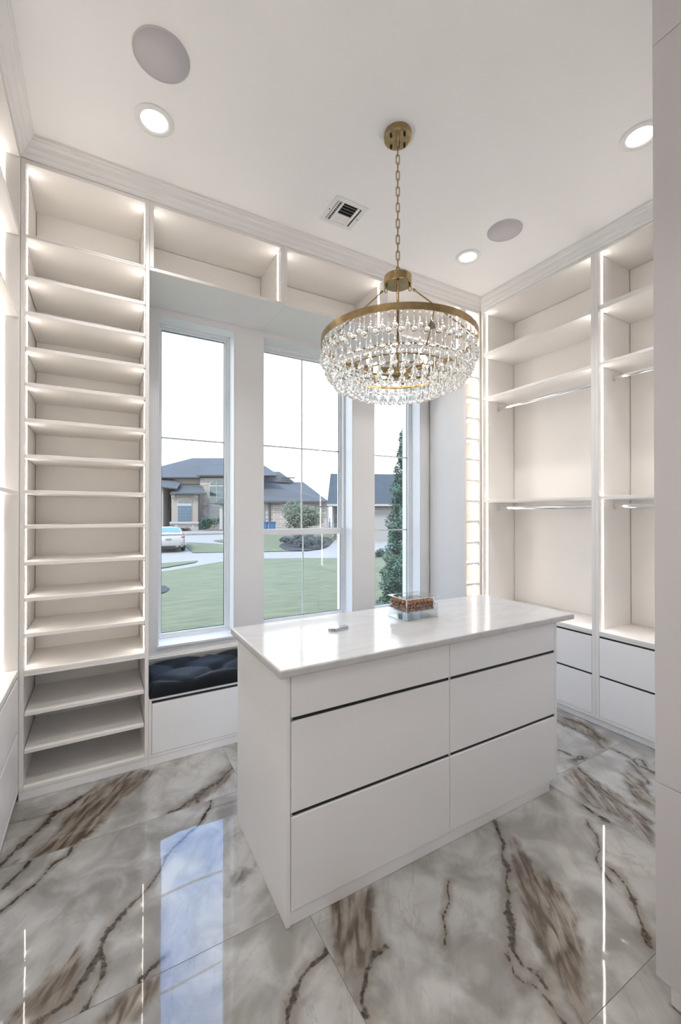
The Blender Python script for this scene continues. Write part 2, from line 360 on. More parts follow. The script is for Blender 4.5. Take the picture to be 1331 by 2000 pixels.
# ------------------------------------------------------------------ floor tiles with veins
VEINS = [
(0.004,[(0.49, 2.187), (0.455, 2.118), (0.397, 2.048), (0.347, 2.0), (0.284, 1.957), (0.233, 1.896), (0.169, 1.821), (0.132, 1.769)]),
(0.010,[(0.132, 1.769), (0.075, 1.721), (0.04, 1.678), (-0.001, 1.628), (-0.031, 1.587), (-0.058, 1.544), (-0.07, 1.501), (-0.116, 1.484), (-0.147, 1.471)]),
(0.006,[(-0.001, 1.618), (0.007, 1.556), (-0.007, 1.503), (-0.028, 1.465), (-0.047, 1.414)]),
(0.004,[(-0.386, 2.493), (-0.304, 2.491), (-0.207, 2.473), (-0.142, 2.49), (-0.016, 2.601)]),
(0.011,[(-0.142, 2.49), (-0.204, 2.44), (-0.241, 2.392), (-0.285, 2.342), (-0.314, 2.272), (-0.359, 2.209)]),
(0.006,[(-0.104, 2.186), (-0.131, 2.135), (-0.175, 2.105), (-0.222, 2.037), (-0.274, 1.987), (-0.317, 1.956)]),
(0.006,[(-0.257, 2.182), (-0.294, 2.128), (-0.337, 2.075)]),
(0.011,[(0.666, 2.42), (0.574, 2.339), (0.505, 2.287), (0.435, 2.242), (0.374, 2.23), (0.331, 2.199), (0.293, 2.195)]),
(0.008,[(0.432, 2.197), (0.439, 2.263), (0.478, 2.29)]),
(0.005,[(0.18, 1.496), (0.141, 1.471), (0.116, 1.449)]),
(0.009,[(0.655, 1.248), (0.595, 1.231), (0.543, 1.198), (0.507, 1.168), (0.47, 1.12), (0.40, 1.0)]),
(0.010,[(0.819, 1.166), (0.77, 1.15), (0.729, 1.118), (0.689, 1.073), (0.681, 1.03)]),
(0.004,[(1.632, 1.389), (1.601, 1.324), (1.544, 1.265), (1.484, 1.224), (1.439, 1.164), (1.375, 1.1), (1.335, 1.071)]),
(0.009,[(1.335, 1.071), (1.292, 1.022), (1.234, 0.977), (1.193, 0.929), (1.177, 0.891), (1.197, 0.847), (1.195, 0.81)]),
(0.007,[(1.16, 0.928), (1.126, 0.892), (1.13, 0.855), (1.166, 0.826), (1.169, 0.784), (1.156, 0.729)]),
(0.012,[(2.096, 1.221), (2.072, 1.176), (2.077, 1.122)]),
(0.004,[(2.005, 1.163), (1.967, 1.135), (1.949, 1.088), (1.891, 1.033), (1.823, 1.007), (1.773, 0.958), (1.742, 0.926)]),
(0.007,[(1.828, 0.988), (1.816, 0.934), (1.774, 0.873), (1.723, 0.825), (1.68, 0.779), (1.629, 0.731), (1.619, 0.716)]),
(0.003,[(1.207, 1.238), (1.127, 1.177), (1.072, 1.147), (1.017, 1.069)]),
(0.009,[(2.791, 1.83), (2.808, 1.763), (2.792, 1.703), (2.774, 1.62), (2.778, 1.543)]),
(0.009,[(2.87, 1.815), (2.915, 1.702), (2.861, 1.623), (2.81, 1.55), (2.821, 1.5)]),
(0.006,[(2.439, 1.596), (2.456, 1.542), (2.467, 1.494), (2.522, 1.484)]),
(0.014,[(2.445, 1.475), (2.508, 1.465)]),
(0.003,[(2.762, 1.440), (2.755, 1.386), (2.73, 1.303)]),
(0.005,[(2.732, 1.301), (2.754, 1.31), (2.771, 1.289), (2.729, 1.233), (2.704, 1.2), (2.705, 1.181)]),
(0.007,[(2.724, 1.296), (2.69, 1.265), (2.706, 1.237), (2.714, 1.185)]),
(0.006,[(2.688, 1.306), (2.653, 1.257), (2.625, 1.208), (2.58, 1.162)]),
(0.004,[(2.381, 1.432), (2.315, 1.305), (2.281, 1.163), (2.268, 1.075), (2.244, 1.015)]),
]
BANDS = [
(1.0,[(0.283, 2.603), (0.141, 2.641), (-0.016, 2.583), (-0.137, 2.413), (-0.182, 2.302), (-0.267, 2.196), (-0.357, 2.201), (-0.192, 2.186), (-0.104, 2.186), (-0.044, 2.223), (0.031, 2.317), (0.08, 2.42), (0.186, 2.507)]),
(0.9,[(-0.056, 1.669), (-0.1, 1.655), (-0.158, 1.58), (-0.225, 1.546), (-0.22, 1.512), (-0.14, 1.467), (-0.085, 1.513), (-0.053, 1.59)]),
(0.9,[(0.183, 1.44), (0.123, 1.440), (0.049, 1.429), (-0.02, 1.399), (0.087, 1.338), (0.132, 1.374)]),
(0.6,[(0.574, 1.702), (0.498, 1.714), (0.45, 1.697), (0.403, 1.577), (0.452, 1.626), (0.557, 1.651)]),
(0.95,[(0.793, 1.405), (0.708, 1.332), (0.679, 1.202), (0.684, 1.143), (0.763, 1.154), (0.822, 1.17), (0.85, 1.251), (0.913, 1.363)]),
(0.9,[(1.613, 1.261), (1.555, 1.112), (1.552, 1.027), (1.507, 0.924), (1.408, 0.836), (1.333, 0.783), (1.249, 0.722), (1.2, 0.705), (1.225, 0.752), (1.231, 0.781), (1.259, 0.844), (1.282, 0.908), (1.317, 0.985), (1.403, 1.085), (1.425, 1.127)]),
(0.75,[(2.406, 1.440), (2.213, 1.440), (2.115, 1.227), (2.149, 1.095), (2.12, 0.926), (2.271, 0.992), (2.281, 1.082), (2.366, 1.25), (2.358, 1.378)]),
(0.8,[(2.883, 1.822), (2.756, 1.807), (2.769, 1.689), (2.737, 1.542), (2.654, 1.474), (2.752, 1.464), (2.826, 1.492), (2.908, 1.65), (2.927, 1.753)]),
(0.7,[(2.539, 1.294), (2.614, 1.27), (2.59, 1.192), (2.485, 1.085), (2.338, 1.021), (2.339, 1.129)]),
(0.9,[(0.655, 2.432), (0.513, 2.321), (0.306, 2.202), (0.429, 2.196), (0.626, 2.31)]),
(0.5,[(0.10, 0.70), (-0.2, 0.4), (0.1, 0.2), (0.5, 0.5)]),
(0.6,[(1.1, 0.68), (0.8, 0.2), (1.0, 0.1), (1.3, 0.6)]),
]
def seg_dist(px, py, pts, closed=False):
    d = np.full(px.shape, 9.0)
    q = list(pts) + ([pts[0]] if closed else [])
    for (ax, ay), (bx, by) in zip(q, q[1:]):
        vx, vy = bx - ax, by - ay; l2 = vx * vx + vy * vy + 1e-12
        t = np.clip(((px - ax) * vx + (py - ay) * vy) / l2, 0, 1)
        d = np.minimum(d, np.hypot(px - ax - t * vx, py - ay - t * vy))
    return d
def inside(px, py, pts):
    r_ = np.zeros(px.shape, bool); n_ = len(pts)
    for i in range(n_):
        x1, y1 = pts[i]; x2, y2 = pts[(i + 1) % n_]
        c = ((y1 > py) != (y2 > py)) & (px < (x2 - x1) * (py - y1) / (y2 - y1 + 1e-12) + x1); r_ ^= c
    return r_
JX = [-0.80, 0.66, 2.10, 3.41]
JY = [-0.94, -0.045, 0.70, 1.445, 2.19, 3.11]
tile_n = 0
for i in range(3):
    for j in range(5):
        x0, x1, y0, y1 = JX[i] + 0.0011, JX[i + 1] - 0.0011, JY[j] + 0.0011, JY[j + 1] - 0.0011
        step = 0.0095 if y0 > 0.6 else 0.04
        nx, ny = int((x1 - x0) / step) + 1, int((y1 - y0) / step) + 1
        gx, gy = np.meshgrid(np.linspace(x0, x1, nx + 1), np.linspace(y0, y1, ny + 1))
        px, py = gx.ravel(), gy.ravel()
        wx = px + 0.008 * np.sin(23 * py + 3 * i) + 0.004 * np.sin(61 * px + 2 * j)
        wy = py + 0.006 * np.sin(29 * px + j) + 0.003 * np.sin(71 * py)
        vdist = np.full(px.shape, 60.0)
        for w, pts in VEINS:
            w = max(w, 0.0055)
            ins = [x0 - 0.004 <= a <= x1 + 0.004 and y0 - 0.004 <= b_ <= y1 + 0.004 for a, b_ in pts]
            if sum(ins) * 2 < len(pts) and sum(ins) < 3: continue
            vdist = np.minimum(vdist, seg_dist(wx, wy, pts) / w)
        band = np.zeros(px.shape)
        for s, pts in BANDS:
            ins = [x0 - 0.03 <= a <= x1 + 0.03 and y0 - 0.03 <= b_ <= y1 + 0.03 for a, b_ in pts]
            if sum(ins) * 2 < len(pts): continue
            d = seg_dist(px, py, pts, True); sd = np.where(inside(px, py, pts), -d, d)
            band = np.maximum(band, s * np.clip(0.68 - sd / 0.08, 0, 1))
        ox, oy = (x0 + x1) / 2, (y0 + y1) / 2
        nt_ = len(px); rim = np.concatenate([np.arange(0, nx + 1), np.arange(1, ny + 1) * (nx + 1) + nx, (ny * (nx + 1) + nx - 1) - np.arange(0, nx), (np.arange(ny - 1, 0, -1)) * (nx + 1)])
        V3 = np.column_stack([px - ox, py - oy, np.zeros(nt_)])
        low = V3[rim].copy(); low[:, 2] = -0.0004
        V3 = np.vstack([V3, low])
        idx = np.arange(nt_).reshape(ny + 1, nx + 1)
        F = np.column_stack([idx[:-1, :-1].ravel(), idx[:-1, 1:].ravel(), idx[1:, 1:].ravel(), idx[1:, :-1].ravel()])
        k = len(rim); a = rim; a2 = np.roll(rim, -1); l1 = nt_ + np.arange(k); l2 = nt_ + np.roll(np.arange(k), -1)
        F = np.vstack([F, np.column_stack([a2, a, l1, l2])])
        me = bpy.data.meshes.new('tile')
        me.vertices.add(len(V3)); me.vertices.foreach_set('co', V3.ravel())
        me.loops.add(F.size); me.loops.foreach_set('vertex_index', F.ravel())
        me.polygons.add(len(F)); me.polygons.foreach_set('loop_start', np.arange(0, F.size, 4)); me.polygons.foreach_set('loop_total', np.full(len(F), 4))
        me.update(calc_edges=True)
        for nm, arr in (('vein_distance', vdist), ('band', band)):
            at_ = me.attributes.new(nm, 'FLOAT', 'POINT'); at_.data.foreach_set('value', np.concatenate([arr, arr[rim]]).astype(np.float32))
        me.materials.append(M['tile']); me.materials.append(M['grout'])
        mi_ = np.zeros(len(F), dtype=np.int32); mi_[-k:] = 1; me.polygons.foreach_set('material_index', mi_); me.shade_flat()
        o = bpy.data.objects.new('tile', me); link(o, (ox, oy, 0), floor); tile_n += 1

# ------------------------------------------------------------------ windows
def make_window(i, x0, x1, vbar):
    YF, YG = 3.245, 3.285
    root = struct_empty('window_%d' % i, ((x0 + x1) / 2, YW, ZS))
    # jamb liner, stepped sash frame, sloping stool
    t_ = 0.022
    box('jamb', 'vinyl', [(x0, x0 + 0.008, YW + 0.002, 3.38, ZS, ZH), (x1 - 0.008, x1, YW + 0.002, 3.38, ZS, ZH), (x0 + 0.008, x1 - 0.008, YW + 0.002, 3.38, ZH - 0.008, ZH)], root)
    bmx = bmesh.new(); add_prism(bmx, [(x0, YW - 0.012, ZS - 0.004), (x0, YF, ZS - 0.004), (x0, YF, ZS + 0.022), (x0, YW - 0.012, ZS + 0.010)], (x1 - x0, 0, 0)); recalc(bmx)
    finish('sill', bmx, 'vinyl', root)
    fx0, fx1, fz0, fz1 = x0 + 0.008, x1 - 0.008, ZS + 0.022, ZH - 0.008
    def ring(nm, a, b_, c, d, w, y0, y1, mt='vinyl'):
        return box(nm, mt, [(a, a + w, y0, y1, c, d), (b_ - w, b_, y0, y1, c, d), (a + w, b_ - w, y0, y1, c, c + w), (a + w, b_ - w, y0, y1, d - w, d)], root, bev=0.002)
    fr = ring('frame', fx0, fx1, fz0, fz1, 0.018, YF, 3.345)
    a, b_, c, d = fx0 + 0.018, fx1 - 0.018, fz0 + 0.018, fz1 - 0.018
    if vbar:      # hung window: upper sash behind, lower sash in front, meeting rail
        zm = 1.305
        sash_w = 0.020
        ring('sash', a, b_, c, zm + 0.022, sash_w, YF + 0.010, YF + 0.034)
        ring('sash', a, b_, zm - 0.022, d, sash_w, YF + 0.038, YF + 0.062)
        box('meeting_rail', 'vinyl', (a + sash_w, b_ - sash_w, YF + 0.004, YF + 0.034, zm - 0.026, zm + 0.026), root, bev=0.003)
        for nm, za, zb, yg in (('pane', c + sash_w, zm - 0.02, YF + 0.022), ('pane', zm + 0.02, d - sash_w, YF + 0.050)):
            box(nm, 'pane', (a + sash_w - 0.004, b_ - sash_w + 0.004, yg, yg + 0.0004, za - 0.004, zb + 0.004), root, bev=0)
            xm = (a + b_) / 2
            box('muntin', 'vinyl', (xm - 0.006, xm + 0.006, yg + 0.002, yg + 0.008, za, zb), root, bev=0)
        box('muntin', 'vinyl', (a + sash_w, b_ - sash_w, YF + 0.0525, YF + 0.0575, 2.007, 2.019), root, bev=0)
    else:
        sash_w = 0.014
        ring('sash', a, b_, c, d, sash_w, YF + 0.012, YF + 0.055)
        box('pane', 'pane', (a + sash_w - 0.004, b_ - sash_w + 0.004, YG, YG + 0.0004, c + sash_w - 0.004, d - sash_w + 0.004), root, bev=0)
        for zb in (2.007, 1.300):
            box('muntin', 'vinyl', (a + sash_w, b_ - sash_w, YG + 0.002, YG + 0.008, zb - 0.006, zb + 0.006), root, bev=0)
    gl_ = [(c + sash_w, 1.283, YF + 0.018), (1.327, d - sash_w, YF + 0.046)] if vbar else [(c + sash_w, d - sash_w, YG - 0.006)]
    ga, gb = a + sash_w, b_ - sash_w; gw = 0.0045
    for za, zb, yg in gl_:
        box('gasket', 'gasket', [(ga, ga + gw, yg, yg + 0.003, za, zb), (gb - gw, gb, yg, yg + 0.003, za, zb), (ga + gw, gb - gw, yg, yg + 0.003, za, za + gw), (ga + gw, gb - gw, yg, yg + 0.003, zb - gw, zb)], root, bev=0)
    if not vbar:
        box('latch', 'vinyl', ((x0 + x1) / 2 - 0.05, (x0 + x1) / 2 + 0.05, YF + 0.004, YF + 0.012, d - 0.001, d + 0.006), root, bev=0.001)
    return root
for i, (a, b_) in enumerate(OP): make_window(i + 1, a, b_, i == 1)
# apron moulding that runs above the bench cushion
struct(box('trim_5', 'crown', [(0.262, 2.758, YW - 0.016, YW - 0.0005, 0.456, 0.470), (0.262, 2.758, YW - 0.024, YW - 0.0005, 0.470, 0.478), (0.262, 2.758, YW - 0.012, YW - 0.0005, 0.478, 0.488)]))

# ------------------------------------------------------------------ cabinets
SH = [0.842, 1.024, 1.208, 1.396, 1.575, 1.758, 1.943, 2.126, 2.310, 2.491, 2.675]
T = 0.0185
def led(parent, b6):
    return box('led_strip', 'led', b6, parent, bev=0)
def shoe_cabinet(x0, x1, label):
    root = thing('shoe_cabinet', label, 'cabinet', ((x0 + x1) / 2, YB, 0))
    yb = 3.058
    for a in (x0, x1 - 0.02): box('side_panel', 'laminate', (a, a + 0.02, YB, 3.10, 0.047, ZT - 0.001), root)
    i0, i1 = x0 + 0.0203, x1 - 0.0203
    box('back_panel', 'laminate', (i0 + 0.002, i1 - 0.002, yb, yb + 0.012, 0.066, ZT - 0.004), root); box('reveal', 'seam', (i0, i1, yb + 0.0125, yb + 0.018, 0.066, ZT - 0.002), root, bev=0)
    for za, zb in ((0.047, 0.065), (0.626, 0.6415), (0.6423, 0.657), (2.866, 2.8745), (2.8755, 2.884), (3.245, ZT - 0.002)):
        box('fixed_shelf', 'laminate', (i0, i1, YB, yb - 0.0005, za, zb), root)
    proto = None
    for z in [0.252, 0.442] + SH:
        if proto is None: proto = box('shelf', 'laminate', (i0 + 0.003, i1 - 0.003, YB + 0.001, yb - 0.004, z - T, z), root); zp = z
        else: share('shelf', proto, WL[proto.name] + Vector((0, 0, z - zp)), root)
    pin = None
    for z in SH:
        for xx in (i0 + 0.0045, i1 - 0.0045):
            if pin is None: pin = box('shelf_clip', 'chrome', (xx - 0.004, xx + 0.004, YB + 0.002, YB + 0.012, z - T - 0.009, z - T - 0.001), root, bev=0); zp2 = z; xp = xx
            else: share('shelf_clip', pin, WL[pin.name] + Vector((xx - xp, 0, z - zp2)), root)
    for za, zb in ((0.660, 2.862), (2.888, 3.240)):
        led(root, (i0, i0 + 0.0016, YB + 0.056, YB + 0.072, za, zb))
        led(root, (i1 - 0.0016, i1, YB + 0.056, YB + 0.072, za, zb))
    box('plinth', 'drawer', (x0, x1, YB - 0.006 + 0.008, YB + 0.02, 0.0005, 0.046), root)
    return root
shoe_cabinet(XL, 0.240, 'tall white shoe cabinet of closely spaced lit shelves left of the windows')
shoe_cabinet(2.760, XR - 0.0005, 'narrow lit shelf cabinet squeezed into the far corner right of the windows')

# overhead cabinets above the windows
OX = [0.2405, 1.0740, 1.9150, 2.7595]
olab = ['overhead open cabinet at the left end of the row above the windows', 'overhead open cabinet in the middle of the row above the windows, behind the chandelier', 'overhead open cabinet at the right end of the row above the windows']
for k in range(3):
    a, b_ = OX[k] + 0.0002, OX[k + 1] - 0.0002
    root = thing('overhead_cabinet', olab[k], 'cabinet', ((a + b_) / 2, YB, 2.864), 'overhead cabinets above the windows')
    for q in (a, b_ - 0.022): box('side_panel', 'laminate', (q, q + 0.022, YB, 3.115, 2.8835, ZT - 0.001), root)
    box('bottom_panel', 'laminate', (a, b_, YB, 3.118, 2.864, 2.883), root)
    box('top_panel', 'laminate', (a + 0.0223, b_ - 0.0223, YB + 0.001, 3.094, 3.247, ZT - 0.001), root)
    box('back_panel', 'laminate', (a + 0.0245, b_ - 0.0245, 3.075, 3.087, 2.8835, 3.2435), root); box('reveal', 'seam', (a + 0.0223, b_ - 0.0223, 3.0875, 3.093, 2.8835, 3.2465), root, bev=0)
    if k: box('batten', 'laminate', (a + 0.0225, b_ - 0.0225, 3.058, 3.0745, 3.10, 3.165), root)
    for q in (a + 0.0222, b_ - 0.0222 - 0.0016): led(root, (q, q + 0.0016, YB + 0.056, YB + 0.072, 2.888, 3.243))

# bench below the windows: three drawer units, cushion on top
BX = [0.2405, 1.0740, 1.9150, 2.7595]
blab = ['low white bench drawer unit under the left window, next to the shoe cabinet', 'low white bench drawer unit under the middle window, hidden behind the island', 'low white bench drawer unit under the right window, behind the island']
for k in range(3):
    a, b_ = BX[k] + 0.0002, BX[k + 1] - 0.0002
    root = thing('bench_unit', blab[k], 'cabinet', ((a + b_) / 2, YB, 0), 'bench drawer units under the windows')
    box('carcass', 'laminate', [(a, a + 0.0165, YB, 3.10, 0.047, 0.372), (b_ - 0.0165, b_, YB, 3.10, 0.047, 0.372), (a + 0.0165, b_ - 0.0165, YB, 3.10, 0.047, 0.062), (a + 0.0165, b_ - 0.0165, 3.09, 3.10, 0.062, 0.372)], root)
    box('bench_top', 'laminate', (a, b_, YB - 0.001, 3.112, 0.3725, 0.386), root)
    d_ = box('drawer', 'drawer', (a + 0.0185, b_ - 0.0185, YB + 0.0005, YB + 0.020, 0.0645, 0.354), root)
    box('finger_channel', 'black', (a + 0.018, b_ - 0.018, YB + 0.014, YB + 0.06, 0.3545, 0.3723), d_, bev=0)
    box('plinth', 'drawer', (a, b_, YB + 0.002, YB + 0.02, 0.0005, 0.046), root)
# tufted cushion
bm = bmesh.new(); NX, NY = 200, 36
cx0, cx1, cy0, cy1, cz0, cz1 = 0.2445, 2.7555, YB - 0.004, 3.09, 0.3868, 0.458
def cush(x, y):
    u = (x - cx0); v = (y - cy0)
    e_ = min(u, cx1 - x, v, cy1 - y); r_ = 0.030
    edge = math.sqrt(max(0, 1 - (1 - min(e_, r_) / r_) ** 2))
    best = 9; seam = 9
    px_, py_ = 0.42, 0.29
    for di in range(-1, 2):
        for row in (0, 1):
            bx = (round((u - 0.21 * row) / px_) + di) * px_ + 0.21 * row; by = 0.145 + row * 0.15
            best = min(best, math.hypot(u - bx, v - by))
    s1 = abs(((u / 0.21 + (v - 0.145) / 0.15) % 2) - 1) ; s2 = abs(((u / 0.21 - (v - 0.145) / 0.15) % 2) - 1)
    s1 = 1 - s1 if True else s1; 
    fold = min(abs(((u / 0.21 + (v - 0.145) / 0.15 + 1) % 2) - 1), abs(((u / 0.21 - (v - 0.145) / 0.15 + 1) % 2) - 1))
    h = 0.058 * edge + 0.020 * edge * min(1, fold / 0.45) ** 0.6 - 0.030 * math.exp(-(best / 0.045) ** 2) * edge
    return cz0 + 0.0 + h
grid = [[bm.verts.new((cx0 + (cx1 - cx0) * i / NX, cy0 + (cy1 - cy0) * (1 - math.cos(math.pi * j / NY)) / 2, 0)) for i in range(NX + 1)] for j in range(NY + 1)]
for row in grid:
    for v in row: v.co.z = cush(v.co.x, v.co.y)
for j in range(NY):
    for i in range(NX): bm.faces.new((grid[j][i], grid[j][i + 1], grid[j + 1][i + 1], grid[j + 1][i]))
bot = [bm.verts.new((x, y, cz0)) for x, y in ((cx0, cy0), (cx1, cy0), (cx1, cy1), (cx0, cy1))]
bm.faces.new(list(reversed(bot)))
cu = thing('bench_cushion', 'long dark navy velvet cushion with button tufts lying on the window bench', 'cushion', ((cx0 + cx1) / 2, (cy0 + cy1) / 2, cz0))
finish('cushion_pad', bm, 'velvet', cu, smooth=True, origin=((cx0 + cx1) / 2, (cy0 + cy1) / 2, cz0))
btn = None
for row in (0, 1):
    q = 0
    while 0.21 * row + q * 0.42 < cx1 - cx0 - 0.03:
        u = 0.21 * row + q * 0.42; q += 1
        if u < 0.03: continue
        zz = cush(cx0 + u, cy0 + 0.145 + 0.15 * row)
        if btn is None:
            b2 = bmesh.new(); add_lathe(b2, [(0.014, -0.003), (0.013, 0.002), (0.008, 0.005), (0, 0.006)], 12, (cx0 + u, cy0 + 0.145 + 0.15 * row, zz)); btn = finish('button', b2, 'velvet', cu, True, origin=(cx0 + u, cy0 + 0.145 + 0.15 * row, zz))
        else: share('button', btn, (cx0 + u, cy0 + 0.145 + 0.15 * row, zz), cu)

# wall of cabinets facing x (right wall faces -x, left wall faces +x)
def side_unit(x_face, x_back, y0, y1, shelves, rods, label, ctr, gaps, group, plinth_in=0.012):
    led_in = 0.040 if x_back > x_face else 0.062
    s = 1 if x_back > x_face else -1                       # s: direction into the cabinet
    def X(a, b_): 
        p_, q_ = x_face + s * a, x_face + s * b_; return (min(p_, q_), max(p_, q_))
    D = abs(x_back - x_face)
    root = thing('wardrobe_unit', label, 'cabinet', (x_face, (y0 + y1) / 2, 0), group)
    for a in (y0, y1 - 0.024): box('side_panel', 'laminate', (*X(0, D + 0.03), a, a + 0.024, 0.047, ZT - 0.001), root)
    i0, i1 = y0 + 0.0243, y1 - 0.0243
    box('back_panel', 'laminate', (*X(D, D + 0.012), i0 + 0.003, i1 - 0.003, ctr + 0.001, ZT - 0.024), root); box('reveal', 'seam', (*X(D + 0.0125, D + 0.018), i0, i1, ctr + 0.001, ZT - 0.022), root, bev=0)
    box('top_panel', 'laminate', (*X(0.001, D + 0.018), i0, i1, ZT - 0.021, ZT - 0.001), root)
    for za, zb in shelves:
        box('shelf', 'laminate', (*X(0.002, D - 0.003), i0 + 0.002, i1 - 0.002, za, zb), root)
    box('counter_shelf', 'laminate', (*X(-0.001, D + 0.012), i0 - 0.0002, i1 + 0.0002, ctr - 0.020, ctr), root)
    box('base_rail', 'laminate', (*X(0.0, D), i0, i1, 0.047, 0.067), root)
    tops = list(gaps) ; z0 = 0.0695
    for z_top in reversed(tops):
        d_ = box('drawer', 'drawer', (*X(0.0005, 0.020), i0 + 0.0016, i1 - 0.0016, z0, z_top - 0.014), root)
        box('finger_channel', 'black', (*X(0.010, 0.06), i0 + 0.0005, i1 - 0.0005, z_top - 0.0138, z_top - 0.0002), d_, bev=0)
        z0 = z_top
    if ctr - 0.020 - tops[0] > 0.004: box('top_rail', 'laminate', (*X(0.0, 0.02), i0, i1, tops[0], ctr - 0.0205), root)
    box('plinth', 'drawer', (*X(plinth_in, plinth_in + 0.018), y0, y1, 0.0005, 0.046), root)
    zs = [ctr] + [v for q in sorted(shelves) for v in q] + [ZT - 0.022]
    for a, b_ in zip(zs[0::2], zs[1::2]):
        for yy in (i0, i1 - 0.0016): led(root, (*X(led_in, led_in + 0.016), yy, yy + 0.0016, a + 0.003, b_ - 0.003))
    # hanging rods, oval chrome with end flanges
    for zr in rods:
        xr = x_face + s * 0.197
        g = thing('hanging_rod', rods[zr], 'rail', (xr, (y0 + y1) / 2, zr), 'chrome hanging rods')
        b2 = bmesh.new()
        n_ = 20; r0 = []; r1 = []
        for q in range(n_):
            t_ = 2 * math.pi * q / n_; co = (xr + 0.0075 * math.cos(t_), zr + 0.015 * math.sin(t_))
            r0.append(b2.verts.new((co[0], i0 + 0.005, co[1]))); r1.append(b2.verts.new((co[0], i1 - 0.005, co[1])))
        for q in range(n_): b2.faces.new((r0[q], r0[(q + 1) % n_], r1[(q + 1) % n_], r1[q]))
        b2.faces.new(r0); b2.faces.new(r1); recalc(b2)
        finish('rod', b2, 'chrome', g)
        for ya in (i0 + 0.0003, i1 - 0.0053):
            box('flange', 'chrome', [(xr - 0.012, xr + 0.012, ya, ya + 0.005, zr - 0.022, zr + 0.018), (xr - 0.006, xr + 0.006, ya, ya + 0.005, zr + 0.018, zr + 0.028)], g)
    return root
SHR = [(1.556, 1.5745), (2.470, 2.4885), (2.850, 2.884)]
side_unit(XR, 3.375, 1.6545, 2.6535, SHR, {2.412: 'upper chrome hanging rod in the cabinet nearest the corner', 1.508: 'lower chrome hanging rod in the cabinet nearest the corner'},
          'open wardrobe cabinet on the right wall, next to the far corner', 0.652, (0.618, 0.350), 'right wall wardrobe cabinets')
side_unit(XR, 3.375, 0.6350, 1.6540, SHR, {2.416: 'upper chrome hanging rod in the cabinet beside the tall door panel', 1.508: 'lower chrome hanging rod in the cabinet beside the tall door panel'},
          'open wardrobe cabinet on the right wall, partly behind the tall door panel', 0.652, (0.618, 0.350), 'right wall wardrobe cabinets')
SHL = [(1.548, 1.566), (2.436, 2.454), (2.850, 2.884)]
side_unit(XL, -0.775, 1.6000, 2.6535, SHL, {}, 'open cabinet along the left edge of the picture with lit shelves over drawers', 0.672, (0.640, 0.370), 'left wall cabinets')
side_unit(XL, -0.775, 0.5400, 1.5995, SHL, {}, 'open shelf cabinet on the left wall nearer the camera', 0.672, (0.640, 0.370), 'left wall cabinets')
side_unit(XL, -0.775, -0.5200, 0.5395, SHL, {}, 'open shelf cabinet on the left wall beside the camera', 0.672, (0.640, 0.370), 'left wall cabinets')

# tall door cabinet at the right edge
root = thing('tall_cabinet', 'tall plain grey white cabinet with stacked flat doors at the right edge', 'cabinet', (2.2, -0.15, 0))
TX = 1.430
box('carcass', 'tall', (TX + 0.0225, 2.962, -0.940, 0.622, 0.090, ZC - 0.004), root)
for za, zb in ((0.090, 0.6595), (0.6612, 2.8495), (2.8512, ZC - 0.004)):
    box('door', 'tall', (TX, TX + 0.021, -0.155, 0.626, za, zb), root, bev=0.0008)
    box('door', 'tall', (TX, TX + 0.021, -0.940, -0.158, za, zb), root, bev=0.0008)
box('reveal_edge', 'seam', (TX + 0.020, TX + 0.0226, -0.94, 0.6215, 0.095, ZC - 0.01), root, bev=0)
box('plinth', 'drawer', (TX + 0.040, 2.96, -0.940, 0.605, 0.0005, 0.089), root)

# ------------------------------------------------------------------ island
IX0, IX1, IY0, IY1 = 0.566, 2.108, 1.378, 1.985
root = thing('island', 'white freestanding island with six flat drawers and black finger grooves', 'island', ((IX0 + IX1) / 2, (IY0 + IY1) / 2, 0))
box('side_panel', 'drawer', (IX0, IX0 + 0.016, IY0, IY1, 0.0005, 0.8845), root)
box('side_panel', 'drawer', (IX1 - 0.018, IX1, IY0, IY1, 0.052, 0.8845), root)
box('back_panel', 'drawer', (IX0 + 0.0165, IX1 - 0.0185, IY1 - 0.018, IY1, 0.0005, 0.8845), root)
box('carcass', 'seam', (IX0 + 0.0165, IX1 - 0.0185, IY0 + 0.021, IY1 - 0.0185, 0.052, 0.8840), root, bev=0)
box('toe_kick', 'drawer', (IX0 + 0.0165, IX1 - 0.060, IY0 + 0.004, IY0 + 0.0205, 0.0005, 0.0515), root)
xm = 1.3395
for a, b_ in ((IX0 + 0.0185, xm - 0.0012), (xm + 0.0012, IX1 - 0.020)):
    for z0, z1 in ((0.0535, 0.3820), (0.3975, 0.7180), (0.7330, 0.8838)):
        d_ = box('drawer', 'drawer', (a, b_, IY0 - 0.0005, IY0 + 0.018, z0, z1), root, bev=0.0015)
        if z1 < 0.8:
            box('finger_channel', 'black', (a + 0.006, b_ - 0.006, IY0 + 0.0075, IY0 + 0.040, z1 + 0.0005, z1 + 0.0148), d_, bev=0)
            box('channel_end', 'chrome', [(a, a + 0.0055, IY0 + 0.003, IY0 + 0.018, z1 + 0.001, z1 + 0.0145), (b_ - 0.0055, b_, IY0 + 0.003, IY0 + 0.018, z1 + 0.001, z1 + 0.0145)], d_, bev=0)
# countertop with eased edge
bm = bmesh.new(); add_box(bm, 0.533, 2.225, 1.352, 1.990, 0.885, 0.915, bev=0)
bmesh.ops.bevel(bm, geom=bm.edges[:], offset=0.007, segments=4, affect='EDGES', profile=0.6)
ct = finish('countertop', bm, 'quartz', None, smooth=False); tag(ct, 'polished white quartz slab lying on the drawer island', 'countertop')
for p_ in ct.data.polygons: p_.use_smooth = p_.area < 0.02

